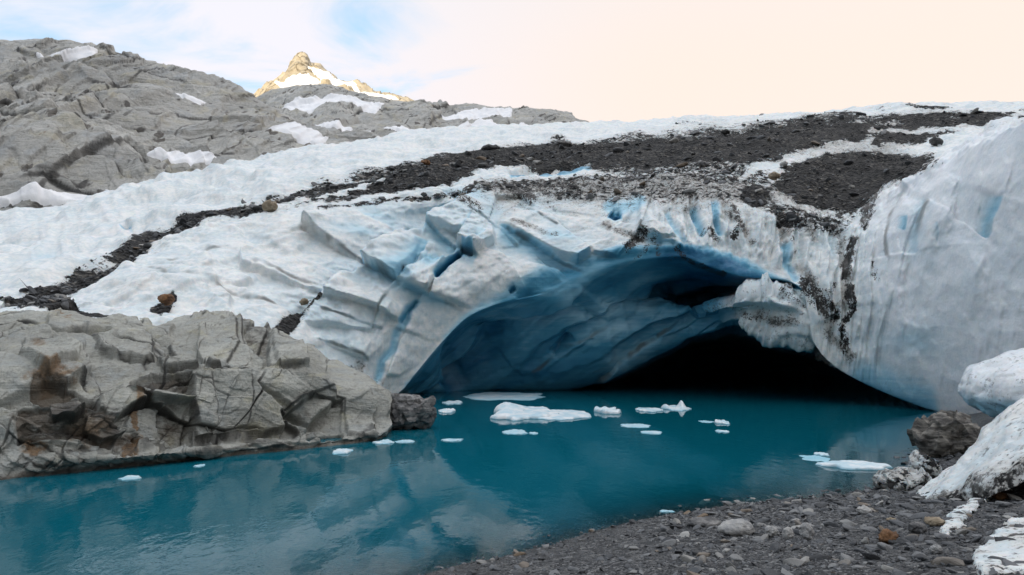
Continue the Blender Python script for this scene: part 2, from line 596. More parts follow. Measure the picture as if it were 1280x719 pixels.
def mat_water():
    m = NT('glacial_water')
    p = m.pos()
    depth = m.attr('depth')
    w1 = m.noise(m.mapped(p, (1.0, 0.55, 1.0)), 2.6, 3, 0.55)
    w2 = m.noise(m.mapped(p, (1.0, 0.5, 1.0)), 0.5, 3, 0.5, 0.5)
    w3 = m.noise(p, 9.0, 2, 0.5)
    gust = m.smooth(m.noise(m.mapped(p, (1.0, 0.35, 1.0)), 0.12, 3, 0.5), 0.42, 0.62)
    h = m.math('ADD', m.math('MULTIPLY', w1, m.math('ADD', 0.35, m.math('MULTIPLY', gust, 0.9))), m.math('MULTIPLY', w2, 1.1))
    h = m.math('ADD', h, m.math('MULTIPLY', w3, m.math('MULTIPLY', gust, 0.14)))
    nb = m.bump(h, 0.22, 0.05)
    cl = m.noise(p, 0.07, 3, 0.5)
    teal = m.mix(cl, (0.0015, 0.088, 0.128), (0.002, 0.115, 0.156))
    deep = m.n('ShaderNodeBsdfPrincipled', {'Base Color': teal, 'Roughness': 0.04, 'IOR': 1.33, 'Specular IOR Level': 0.5, 'Normal': nb})
    tr = m.n('ShaderNodeBsdfTransparent', {'Color': (0.62, 0.80, 0.80)})
    gl = m.n('ShaderNodeBsdfGlossy', {'Color': (1, 1, 1), 'Roughness': 0.04, 'Normal': nb})
    fr = m.n('ShaderNodeFresnel', {'IOR': 1.33, 'Normal': nb})
    sh = m.n('ShaderNodeMixShader', {0: fr.outputs[0], 1: tr.outputs[0], 2: gl.outputs[0]})
    f = m.math('SUBTRACT', 1.0, m.math('POWER', 2.718, m.math('MULTIPLY', depth, -1.0 / 0.22)), clamp=True)
    mx = m.n('ShaderNodeMixShader', {0: f, 1: sh.outputs[0], 2: deep.outputs[0]})
    o = m.n('ShaderNodeOutputMaterial')
    m.t.links.new(mx.outputs[0], o.inputs[0])
    return m.owner


M_ICE = mat_ice('glacier_ice')
M_ROCK = mat_rock('polished_bedrock')
M_HILL = mat_rock('hill_rock', (0.60, 0.585, 0.545), (0.29, 0.275, 0.25), 0.13, 0.12)
M_PEAK = mat_rock('peak_rock', (0.54, 0.48, 0.37), (0.27, 0.23, 0.17), 0.05, 0.08)
M_STONE = mat_stone('loose_stone')
M_STONE_MASS = mat_stone('loose_stone_mass', True)
M_SNOW = mat_snow('old_snow', 0.5)
M_SNOW_FAR = mat_snow('far_snow', 0.05, (0.80, 0.80, 0.82), (0.88, 0.87, 0.87))
M_FLOE = mat_floe()
M_GRAVEL = mat_gravel()
M_WATER = mat_water()

# ------------------------------------------------------------------ glacier
S1 = [(-220, 335, 66), (20, 277, 76), (60, 268, 77), (130, 250, 80), (170, 238, 82), (210, 226, 84), (270, 213, 87), (330, 203, 90), (365, 194, 93), (430, 186, 98), (500, 174, 104), (560, 169, 108),
      (700, 160, 116), (800, 155, 118), (900, 149, 115), (1000, 145, 108), (1130, 139, 100), (1258, 135, 94), (1480, 128, 86)]
S0 = [(p[0], p[1] + 40, p[2] * 1.7) for p in S1]
M2 = [(-220, 430, 36), (20, 362, 39), (100, 344, 43), (150, 324, 46), (190, 300, 50), (240, 278, 54), (290, 256, 58), (380, 233, 63), (470, 214, 68), (560, 203, 74), (620, 190, 79), (700, 179, 84),
      (800, 168, 88), (900, 162, 87), (1000, 153, 86), (1060, 149, 85), (1130, 145, 83), (1258, 140, 78), (1480, 134, 72)]
MB = [(-220, 442, 33), (20, 373, 36), (100, 352, 39.5), (190, 307, 47), (290, 266, 54), (380, 246, 58), (470, 228, 62), (560, 216, 65), (620, 214, 67), (700, 210, 68),
      (800, 206, 66), (900, 200, 63), (960, 202, 60), (1060, 214, 58), (1110, 205, 59), (1180, 183, 61), (1258, 170, 60), (1480, 140, 56)]
M3 = [(-220, 450, 31), (20, 384, 34), (100, 358, 37.5), (190, 314, 44), (290, 277, 50), (380, 258, 53), (470, 240, 56), (560, 226, 58), (620, 238, 57), (700, 244, 56),
      (800, 243, 54), (900, 240, 51), (960, 252, 49), (1060, 272, 47), (1108, 253, 44), (1150, 222, 41), (1180, 205, 39), (1258, 161, 33.5), (1480, 70, 26)]
F4 = [(-220, 456, 29), (20, 391, 32), (100, 376, 34.5), (190, 345, 39), (290, 325, 43.5), (380, 318, 46.5), (470, 290, 50.5), (560, 262, 54), (620, 276, 53), (700, 282, 52),
      (800, 280, 50), (900, 275, 48), (960, 285, 46.5), (1056, 308, 45, 1060), (1092, 305, 42.5, 1108), (1160, 285, 37.8, 1180), (1255, 265, 32.5, 1258), (1480, 230, 25)]
F5 = [(-220, 466, 28), (20, 397, 30.5), (100, 391, 32), (190, 377, 35), (290, 370, 38.5), (380, 385, 41), (440, 395, 43), (500, 372, 46), (560, 335, 49), (620, 318, 50), (700, 322, 50),
      (800, 303, 48.5), (900, 310, 46.5), (960, 320, 45), (1003, 335, 44), (1045, 380, 43, 1060), (1085, 400, 41.5, 1108), (1150, 400, 38, 1180), (1250, 400, 33, 1258), (1480, 400, 26)]
F6 = [(-220, 485, 27), (20, 408, 29), (100, 410, 30), (190, 410, 32), (290, 420, 35), (380, 445, 38), (440, 485, 41), (475, 500, 43.5), (500, 489, 45.5), (520, 466, 46, 530),
      (552, 428, 46.5, 560), (588, 394, 47, 590), (640, 374, 48, 640), (690, 362, 48.5), (730, 345, 48.5), (790, 325, 48), (850, 320, 47), (885, 332, 46), (930, 345, 45), (980, 349, 44), (1003, 362, 43.3),
      (1016, 425, 43, 1020), (1040, 455, 43, 1060), (1082, 480, 42, 1108), (1168, 514, 38.7, 1180), (1248, 535, 35, 1258), (1480, 600, 29)]
R7 = [(-220, 520, 30), (20, 440, 33), (190, 440, 36), (290, 450, 39), (380, 480, 43), (440, 500, 46), (475, 505, 47), (500, 490, 49), (528, 470, 50.5, 530),
      (560, 434, 52, 560), (594, 403, 53, 590), (642, 386, 51, 640), (694, 380, 50.5), (742, 378, 51, 735), (800, 374, 53, 795), (850, 378, 58), (893, 368, 59, 890), (935, 364, 56), (978, 360, 49, 975), (1004, 364, 43.8, 1003),
      (1009, 404, 43.6, 1020), (1028, 436, 48, 1060), (1066, 460, 46.5, 1108), (1150, 496, 43.5, 1180), (1225, 520, 42, 1258), (1480, 600, 34)]
W8 = [(-220, 560, 33), (20, 470, 38), (190, 470, 41), (290, 475, 44), (380, 500, 47), (440, 510, 49), (475, 508, 49), (505, 490, 50.5, 500), (535, 480, 52, 530),
      (570, 462, 53.5, 560), (605, 445, 53.5, 590), (650, 432, 52.5, 640), (710, 425, 52, 690), (770, 408, 52, 735), (830, 394, 51.5, 795), (868, 388, 50.5, 850), (903, 381, 48, 890), (936, 374, 45.6, 935), (974, 373, 44.6, 975),
      (1001, 390, 43.6, 1003), (1008, 415, 43.8, 1020), (1024, 434, 54, 1060), (1056, 452, 53, 1108), (1136, 486, 49, 1180), (1210, 512, 47, 1258), (1480, 590, 40)]
A9 = [(-220, 590, 36), (20, 500, 42), (290, 500, 48), (380, 508, 50), (440, 510, 51), (475, 508, 51), (510, 495, 52, 500), (545, 492, 53, 530),
      (590, 489.5, 54.5, 560), (640, 488.5, 55, 590), (700, 486, 55, 640), (755, 472, 54.5, 690), (812, 446, 53.5, 735), (858, 422, 52, 795), (893, 410, 50.5, 850), (915, 400, 48, 890), (932, 406, 46, 935), (962, 421, 45, 975),
      (994, 432, 44.4, 1003), (1010, 436, 44.6, 1020), (1020, 440, 60, 1060), (1048, 452, 60, 1108), (1122, 482, 55, 1180), (1200, 510, 51, 1258), (1480, 590, 46)]
T10 = [(-220, 600, 45), (20, 520, 55), (380, 515, 60), (475, 510, 58), (520, 500, 57, 500), (600, 496, 58, 530),
       (650, 494, 60, 560), (700, 488, 64, 590), (750, 478, 70, 640), (790, 462, 74, 690), (830, 444, 76, 735), (865, 434, 76, 795), (895, 432, 76, 850), (920, 432, 75, 890), (940, 434, 75, 935), (965, 440, 75, 975),
       (985, 446, 75, 1003), (1002, 448, 75, 1020), (1016, 454, 76, 1060), (1040, 462, 72, 1108), (1108, 492, 64, 1180), (1180, 515, 58, 1258), (1480, 590, 52)]
T11 = [(-220, 610, 60), (20, 520, 70), (475, 515, 66), (540, 505, 63, 500), (650, 498, 66, 530), (740, 492, 74, 590), (800, 486, 90, 690), (860, 482, 98, 795), (915, 480, 100, 890), (985, 482, 98, 1003), (1030, 490, 88, 1060), (1100, 505, 70, 1180), (1480, 590, 60)]
ROWS = [S0, S1, M2, MB, M3, F4, F5, F6, R7, W8, A9, T10, T11]
gt = np.concatenate([np.linspace(-220, 0, 60, endpoint=False), np.linspace(0, 1280, 1000, endpoint=False), np.linspace(1280, 1480, 50)])
gv = vsamples([10, 55, 50, 50, 60, 70, 80, 60, 60, 60, 40, 20])
GX, GY, GD = patch(ROWS, gt, gv)
G = P(GX, GY, GD)
T = np.broadcast_to(gt[None, :], GX.shape)
VV = np.broadcast_to(gv[:, None], GX.shape)
N = normals(G)
toc = np.array([0, 0, CAMZ]) - G
ref = (N * toc).sum(-1)
if np.median(ref[60:300]) < 0:
    N = -N
    GFLIP = True
else:
    GFLIP = False
# smooth the base normal so displacement stays tidy
for _ in range(6):
    N[1:-1, 1:-1] = (N[1:-1, 1:-1] * 2 + N[:-2, 1:-1] + N[2:, 1:-1] + N[1:-1, :-2] + N[1:-1, 2:]) / 6
N /= np.linalg.norm(N, axis=-1, keepdims=True) + 1e-9

# zone weights
w_snow = 1 - sstep(1.7, 2.3, VV)
w_mor = sstep(1.9, 2.3, VV) * (1 - sstep(3.7, 4.3, VV))
w_face = sstep(3.5, 4.4, VV) * (1 - sstep(7.2, 7.8, VV))
w_in = sstep(7.0, 7.9, VV)
w_lobe = sstep(1050, 1130, GX) * sstep(3.4, 4.0, VV)
w_flute = sstep(770, 870, GX) * (1 - sstep(1060, 1140, GX)) * sstep(3.3, 4.4, VV) * (1 - sstep(6.9, 7.4, VV))
w_block = (1 - sstep(760, 860, GX)) * sstep(330, 430, GX + (GY - 300) * 0.6) * w_face
w_left = (1 - sstep(330, 430, GX + (GY - 300) * 0.6)) * w_face
lippin = 1 - (0.45 + 0.4 * sstep(985, 1015, T)) * gauss(VV - 7, 0.22 + 0.35 * sstep(985, 1015, T)) * sstep(500, 560, T)

D = np.zeros(GX.shape)
warp = np.stack([fbm(G, 6, 2, 61), fbm(G, 6, 2, 62), fbm(G, 6, 2, 63)], -1)
D += w_snow * (1.6 * fbm(G, 22, 3, 1) + 1.0 * fbm(G * np.array([1, 0.6, 1]), 8, 3, 2) + 0.7 * ridged(G * np.array([1, 0.7, 1]), 4.5, 3, 3) + 0.3 * fbm(G, 1.6, 3, 4))
D += w_snow * (1 - sstep(300, 420, GX)) * 1.9 * (ridged(np.stack([G[..., 0] + G[..., 1] * 0.35, G[..., 1] * 0.25, G[..., 2]], -1), 7.0, 3, 14) - 0.85)
D += w_mor * (0.8 * fbm(G, 7, 3, 5) + 0.45 * fbm(G, 1.8, 4, 6) + 0.15 * fbm(G, 0.6, 2, 7))
# folded blocks; layers dip down to the left, so the pattern is turned before it is stretched
ca, sa = math.cos(0.62), math.sin(0.62)
R = np.stack([G[..., 0] * ca + G[..., 2] * sa, G[..., 1], -G[..., 0] * sa + G[..., 2] * ca], -1) + warp * 0.8
Gw = G + warp * 0.4
jA, eA = joints(Gw, [((0.62, 0.1, -0.78), 6.5, 0.42, 0.45), ((0.45, 0.2, 0.87), 6.0, 0.30, 0.30), ((0.2, 0.9, 0.3), 9.0, 0.2, 0.2)], 21)
jB, eB = joints(Gw, [((0.52, 0.1, -0.85), 2.6, 0.34, 0.12), ((0.45, 0.2, 0.87), 2.8, 0.22, 0.08), ((0.1, 0.95, 0.3), 4.0, 0.1, 0.08)], 24)
jC, eC = joints(Gw, [((0.45, 0.1, -0.9), 1.0, 0.25, 0.04), ((0.45, 0.2, 0.87), 1.3, 0.16, 0.03), ((0.1, 0.95, 0.3), 2.0, 0.05, 0.03)], 27)
jA = blur(jA, 5); jB = blur(jB, 3); jC = blur(jC, 1)
brow = 1 - 0.7 * gauss(VV - 4.0, 0.45)
nearlip = 1 - sstep(6.2, 6.9, VV) * sstep(490, 540, T)
D += w_block * (0.28 * jA + 0.24 * jB + 0.24 * jC + 0.05 * fbm(G, 0.9, 3, 15)) * (0.3 + 0.7 * nearlip) * brow
D += w_left * (0.5 * jA + 0.5 * jB + 0.5 * jC + 0.10 * fbm(G, 0.9, 3, 15) + 0.35 * fbm(G, 4.5, 3, 9))
D += (w_face) * ((0.12 * fbm(G, 1.5, 4, 11) + 0.035 * fbm(G, 0.5, 3, 12) + 0.35 * fbm(G, 4.0, 2, 13)) * brow)
# flutes running down the fall line
fl_in = np.stack([T / 26.0 + 0.5 * warp[..., 0], VV * 0.45 + 3, np.zeros_like(T)], -1)
fl = ridged(fl_in, 1.0, 3, 31) - 0.55
fl2_in = np.stack([T / 9.0 + 0.8 * warp[..., 0], VV * 0.6 + 3, np.zeros_like(T) + 4], -1)
fl2 = ridged(fl2_in, 1.0, 2, 35) - 0.55
D += w_flute * (1.5 * fl + 0.5 * fl2 + 0.5 * fbm(G, 3.0, 4, 32) + 0.2 * jB) * brow * (1 - 0.85 * sstep(5.7, 6.7, VV) * (1 - sstep(1000, 1030, GX)))
# right lobe
lo_in = np.stack([T / 60.0 + 0.7 * warp[..., 1], VV * 0.8, G[..., 1] * 0.02], -1)
D += w_lobe * (0.9 * fbm(G, 6.5, 3, 41) + 0.85 * (ridged(lo_in, 1.0, 3, 42) - 0.55) + 0.16 * fbm(G, 1.9, 3, 43) + 0.05 * fbm(G, 0.6, 3, 44))
# suncups
s1, s2, so, sh_ = voronoi(G / np.array([1.0, 1.0, 0.9]), 51)
s3_, s4_, _, _ = voronoi(G / np.array([2.6, 2.6, 3.2]) + 0.25 * warp, 52)
D += w_lobe * 0.34 * (s3_ ** 2 - 0.35)
D += (w_lobe * 0.12 + w_face * 0.07 + w_left * 0.05 + w_snow * 0.12) * (s1 ** 2 - 0.35)
# interior: diagonal slabs
ca, sa = math.cos(-0.55), math.sin(-0.55)
R2 = np.stack([G[..., 0] * ca - G[..., 2] * sa, G[..., 1], G[..., 0] * sa + G[..., 2] * ca], -1) + warp * 0.6
jI, eI = joints(G + warp * 0.7, [((0.55, 0.2, -0.8), 3.2, 0.40, 0.25), ((0.75, 0.2, 0.62), 8.0, 0.25, 0.3), ((0.1, 0.95, 0.2), 6.0, 0.1, 0.1)], 71)
jJ, eJ = joints(G + warp * 0.7, [((0.50, 0.2, -0.85), 1.1, 0.40, 0.05), ((0.75, 0.2, 0.62), 3.0, 0.15, 0.08), ((0.1, 0.95, 0.2), 3.0, 0.1, 0.04)], 75)
jI = blur(jI, 6); jJ = blur(jJ, 3)
w_hang = sstep(905, 935, GX) * sstep(7.5, 7.9, VV) * (1 - sstep(10.0, 10.3, VV))
w_in = w_in * (1 - 0.6 * w_hang) if False else w_in
D += w_in * (1 - 0.5 * sstep(985, 1003, T)) * (1 - 0.85 * gauss(VV - 10, 0.7) * (1 - sstep(740, 860, T))) * (jI * 0.9 + jJ * 0.7 + 0.3 * fbm(R2 * np.array([0.3, 1, 1]), 1.4, 4, 72)) + w_hang * (0.45 * fl + 0.35 * fbm(G, 2.2, 4, 77) + 0.40 * fl2)
# the cave's back end and buried base stay plain
D *= lippin * (1 - 0.85 * sstep(10.2, 11, VV))

seam = np.zeros(GX.shape); blue = np.zeros(GX.shape); dirt = np.zeros(GX.shape); deb = np.zeros(GX.shape)
nz = fbm(G, 2.4, 4, 81); nz2 = fbm(G, 0.9, 3, 82)
nz3 = fbm(G, 7.0, 3, 85)
jx = GX + nz * 12 + nz3 * 14; jy = GY + fbm(G + 50, 2.4, 5, 83, 0.65) * 9 + fbm(G + 80, 8.0, 2, 84) * 6
front = sstep(3.2, 3.8, VV) * (1 - sstep(7.0, 7.15, VV))


fade = front * (1 - sstep(6.3, 6.9, VV) * sstep(480, 520, T))


def ledge(pts, h, back, fall, w, bl=0.0, drop=0.0, mask=fade):
    """a fracture: the side right of the line stands proud by h, the left side is cut back"""
    global D, seam
    d, s, f = seg_dist(GX + nz2 * 1.6 + nz * 1.2, GY + nz2 * 1.6, pts)
    ends = sstep(0, 0.12, f) * (1 - sstep(0.88, 1, f))
    e = ends * mask
    sd = d * np.where(s > 0, 1.0, -1.0)
    k = 0.5 + 0.5 * np.tanh(sd / 0.8)
    seam = np.maximum(seam, e * gauss(d, 1.5) * sstep(-0.25, 0.35, nz + 0.5 * nz2))
    h *= 0.5; drop *= 0.2; fall *= 2.0; back *= 1.8
    jag = 0.75 + 0.5 * np.clip(0.5 + nz + 0.6 * nz2, 0, 1)
    D = D + e * jag * (k * h * np.exp(-d / fall) - (1 - k) * drop * np.exp(-d / back))
    D = D - e * gauss(d, w * 0.6) * 0.05
    if bl: blue[...] = np.maximum(blue, bl * e * np.where(s > 0, gauss(d, w * 0.7), np.exp(-d / (0.42 * back))))  # bare-ice blue, also painting in the shadow under the proud side


def cleft(pts, w, depth, bl, mask=front):
    global D
    d, s, f = seg_dist(GX + nz2 * 1.2, GY + nz * 1.2, pts)
    ends = sstep(0, 0.15, f) * (1 - sstep(0.85, 1, f))
    D = D - mask * ends * depth * gauss(d, w) * np.clip(0.75 + 0.9 * nz, 0.25, 1.3)
    blue[...] = np.maximum(blue, bl * mask * ends * gauss(d, w * 1.25))


BIG = [(358, 414), (378, 396), (398, 372), (420, 354), (438, 345), (456, 332), (468, 318), (479, 309), (492, 301), (508, 293), (531, 281), (547, 268), (562, 262), (578, 248), (600, 236)]
ledge(BIG, 2.4, 22, 60, 3.0, 0.3, 8.0)
# the big tilted slabs between the fractures: (outline, offset, slope to the right, slope downwards) in metres
for pts, off, bx, by in [
        ([(378, 280), (480, 262), (570, 249), (530, 280), (480, 310), (460, 320), (420, 303)], -0.1, -0.012, -0.010),
        ([(300, 312), (378, 285), (420, 305), (457, 321), (437, 345), (408, 362), (350, 342), (300, 330)], 0.1, -0.006, 0.012),
        ([(455, 332), (492, 303), (532, 282), (528, 297), (520, 322), (495, 352)], 0.6, -0.020, 0.016),
        ([(532, 282), (577, 295), (572, 312), (560, 327), (527, 330), (503, 344), (520, 320), (528, 297)], -0.35, -0.008, -0.010),
        ([(532, 280), (550, 266), (582, 267), (615, 284), (619, 305), (595, 322), (572, 309), (577, 294), (552, 290)], 0.75, 0.004, 0.022),
        ([(497, 352), (527, 330), (557, 327), (543, 354), (537, 366), (530, 368)], 0.65, 0.012, 0.026),
        ([(577, 322), (615, 312), (645, 305), (690, 332), (716, 350), (690, 360), (640, 370), (600, 388), (537, 374), (545, 352)], 0.45, 0.002, 0.015),
        ([(430, 349), (455, 334), (495, 354), (484, 374), (474, 388), (408, 373)], 0.45, -0.006, 0.022),
        ([(405, 375), (472, 389), (462, 414), (440, 412), (382, 404)], 0.15, 0.0, 0.014),
        ([(384, 407), (440, 414), (470, 414), (456, 450), (420, 436), (388, 424)], 0.0, 0.0, 0.016),
        ([(495, 357), (527, 370), (510, 396), (500, 404), (474, 389), (485, 374)], 0.2, -0.01, 0.024),
        ([(532, 374), (590, 391), (566, 412), (545, 440), (500, 470), (484, 470), (498, 428), (514, 400)], 0.35, 0.006, 0.008),
        ([(620, 246), (650, 246), (685, 267), (738, 318), (722, 330), (688, 317), (660, 298), (640, 288), (618, 276)], 0.45, 0.004, 0.020),
        ([(640, 297), (690, 323), (732, 350), (716, 362), (690, 340), (648, 308)], -0.2, 0.0, -0.012),
        ([(690, 262), (740, 270), (790, 300), (772, 322), (742, 318), (712, 292)], 0.2, 0.0, 0.012),
        ([(800, 248), (822, 255), (842, 300), (820, 300), (795, 292)], 0.5, -0.015, 0.010),
        ([(790, 296), (842, 306), (862, 326), (846, 332), (800, 325), (770, 322)], 0.3, 0.0, 0.022)]:
    cx_ = sum(p_[0] for p_ in pts) / len(pts); cy_ = sum(p_[1] for p_ in pts) / len(pts)
    mk = poly_mask(GX + nz * 1.6 + nz2 * 1.2, GY + nz2 * 1.4 - nz * 1.2, pts, 1.5) * fade
    D = D + 1.15 * mk * (off + bx * (GX - cx_) + by * (GY - cy_))
for pts in ([(436, 348), (448, 338), (458, 326), (468, 315)], [(505, 295), (516, 288), (528, 282), (536, 276)], [(556, 262), (568, 255), (580, 246)]):
    cleft(pts, 3.2, 1.4, 1.0)
ledge([(600, 325), (592, 323), (572, 312), (552, 298), (534, 282), (526, 276)], 0.9, 26, 40, 2.5, 0.35, 0.6)
ledge([(566, 318), (573, 309), (578, 296), (590, 276), (606, 262)], 0.5, 14, 26, 2.5, 0.25, 0.4)
ledge([(488, 360), (495, 352), (506, 341), (517, 331), (530, 315), (540, 300)], 0.8, 30, 34, 2.5, 0.40, 0.7)
ledge([(600, 400), (575, 388), (548, 378), (530, 370), (512, 361), (495, 352), (475, 342), (450, 329)], 0.7, 20, 30, 2.5, 0.35, 0.5)
ledge([(485, 372), (478, 382), (470, 398), (464, 415)], -0.4, 12, 18, 2.5, 0.2, -0.2)
ledge([(650, 308), (641, 301), (613, 277), (596, 268), (580, 262)], 0.4, 22, 30, 2.2, 0.2, 0.5)
ledge([(735, 346), (727, 340), (707, 329), (689, 319), (660, 299), (640, 291), (618, 279)], 0.7, 24, 34, 3, 0.5, 0.6)
ledge([(700, 286), (690, 280), (664, 262), (648, 252)], 0.15, 16, 24, 2.2, 0.2, 0.3)
ledge([(855, 334), (830, 331), (800, 327), (770, 322), (748, 318)], 0.7, 16, 30, 3, 0.4, 0.3)
ledge([(910, 339), (880, 331), (859, 321), (841, 307), (820, 300), (800, 296)], 0.9, 16, 34, 3, 0.35, 0.5)
ledge([(815, 250), (808, 262), (800, 285), (795, 300)], 0.5, 16, 24, 2.5, 0.15, 0.4)
ledge([(470, 318), (457, 320), (440, 312), (420, 301), (390, 289), (370, 282)], 0.25, 14, 30, 2.5, 0.1, 0.5)
ledge([(400, 352), (372, 345), (330, 330), (280, 325)], 0.12, 12, 30, 2.5, 0.08, 0.4)
ledge([(350, 380), (330, 372), (270, 356), (215, 345), (180, 335)], 0.12, 12, 30, 3, 0.08, 0.3)
ledge([(300, 310), (260, 308), (225, 318), (190, 330)], 0.1, 12, 24, 3, 0.06, 0.05)
ledge([(480, 414), (470, 410), (430, 397), (400, 390)], 0.5, 12, 22, 2.5, 0.2, 0.3)
ledge([(462, 452), (455, 445), (420, 432), (392, 424)], 0.5, 12, 18, 2.5, 0.15, 0.3)
ledge([(455, 475), (440, 468), (410, 455)], 0.4, 8, 14, 2.5, 0.1, 0.3)
ledge([(560, 440), (540, 428), (515, 418), (490, 410)], 0.35, 10, 20, 2.5, 0.15, 0.3)
cleft([(579, 318), (570, 326), (560, 336), (550, 346), (543, 354)], 3.6, 1.5, 1.0)
cleft([(576, 316), (584, 320), (594, 324)], 4, 0.8, 0.8)
cleft([(527, 366), (523, 378), (511, 388), (507, 405), (495, 417), (491, 437), (477, 452), (474, 470), (463, 492)], 5.0, 0.6, 0.36)
cleft([(498, 408), (512, 388), (524, 374)], 3.0, 0.8, 0.6)
cleft([(752, 250), (770, 264), (790, 258), (810, 250)], 9, 0.7, 0.35)
cleft([(762, 266), (769, 271), (777, 269)], 5, 1.4, 1.0)
cleft([(636, 366), (640, 363), (645, 360)], 3, 0.6, 0.9)
cleft([(645, 376), (660, 370), (690, 378)], 6, 0.5, 0.7)
cleft([(865, 255), (872, 280), (880, 300)], 4, 0.6, 0.35)
cleft([(890, 250), (893, 275), (900, 300)], 4, 0.7, 0.4)
cleft([(830, 262), (842, 290), (858, 310)], 4, 0.5, 0.25)
ledge([(1238, 296), (1243, 288), (1246, 270), (1250, 250), (1252, 242)], 0.3, 22, 14, 2, 0.36, 3.0)
ledge([(1144, 318), (1143, 312), (1143, 300), (1146, 280), (1152, 262), (1160, 250)], 0.6, 26, 16, 2, 0.22, 2.0)
ledge([(1126, 292), (1127, 286), (1128, 280), (1127, 274)], 0.0, 10, 7, 2, 0.45, 0.35)
ledge([(1168, 305), (1169, 298), (1167, 290), (1162, 282)], 0.1, 12, 9, 2, 0.2, 0.4)
ledge([(1108, 330), (1104, 300), (1112, 270), (1130, 240)], 0.5, 30, 12, 2, 0.1, 0.3)
cleft([(1165, 240), (1150, 290), (1140, 340)], 5, 0.35, 0.12)
cleft([(980, 300), (985, 330), (1000, 355)], 5, 0.6, 0.35)
inm = sstep(7.2, 7.6, VV)
cleft([(715, 418), (700, 434), (690, 444)], 5, 1.0, 0.9, inm)
cleft([(700, 378), (760, 400), (840, 392)], 5, 0.5, 0.5, inm)
cleft([(810, 360), (860, 378), (900, 372)], 6, 0.9, 0.9, inm)
ledge([(740, 478), (790, 440), (850, 402)], 0.7, 12, 20, 4, 0.3, 0.5, inm)
ledge([(660, 470), (710, 432), (780, 392)], 0.4, 12, 20, 4, 0.3, 0.4, inm)

# clean ice: blue where the crust is missing, cave shade painted into its tone
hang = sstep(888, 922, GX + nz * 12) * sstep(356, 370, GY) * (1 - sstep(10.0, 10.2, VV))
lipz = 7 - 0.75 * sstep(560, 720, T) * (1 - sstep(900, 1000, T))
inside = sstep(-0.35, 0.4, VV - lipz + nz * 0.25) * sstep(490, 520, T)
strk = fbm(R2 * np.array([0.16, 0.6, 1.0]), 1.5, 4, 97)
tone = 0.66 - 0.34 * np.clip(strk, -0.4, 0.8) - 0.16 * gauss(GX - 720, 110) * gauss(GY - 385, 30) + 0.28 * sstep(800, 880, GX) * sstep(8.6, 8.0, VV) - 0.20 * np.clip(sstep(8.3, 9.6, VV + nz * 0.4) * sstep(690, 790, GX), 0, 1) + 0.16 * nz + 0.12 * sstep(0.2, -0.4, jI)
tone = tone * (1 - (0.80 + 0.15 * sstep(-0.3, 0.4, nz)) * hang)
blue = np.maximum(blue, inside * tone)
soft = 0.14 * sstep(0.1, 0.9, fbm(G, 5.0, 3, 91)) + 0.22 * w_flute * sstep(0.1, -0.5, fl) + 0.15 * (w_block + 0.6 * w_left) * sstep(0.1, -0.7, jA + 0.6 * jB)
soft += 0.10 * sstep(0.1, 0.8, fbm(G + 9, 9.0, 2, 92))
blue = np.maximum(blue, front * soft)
# blue undercut at the foot of the lobe
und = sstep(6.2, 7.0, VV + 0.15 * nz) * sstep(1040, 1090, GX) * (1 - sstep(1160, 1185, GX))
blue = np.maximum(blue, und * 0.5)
blue = np.maximum(blue, 0.20 * gauss(GX - 1145 + nz * 30, 55) * gauss(GY - 425, 28) * front)
for x, y, rx, ry, b in [(540, 330, 30, 14, .3), (505, 345, 20, 25, .28), (650, 375, 40, 14, .35), (450, 285, 50, 12, .22), (700, 300, 35, 14, .25), (860, 335, 60, 14, .35), (60, 330, 30, 14, .2), (160, 288, 4, 3, .9), (400, 420, 35, 14, .12)]:
    blue = np.maximum(blue, b * gauss(GX - x + nz * 10, rx) * gauss(GY - y + nz2 * 6, ry) * (1 - sstep(7.0, 7.2, VV)))

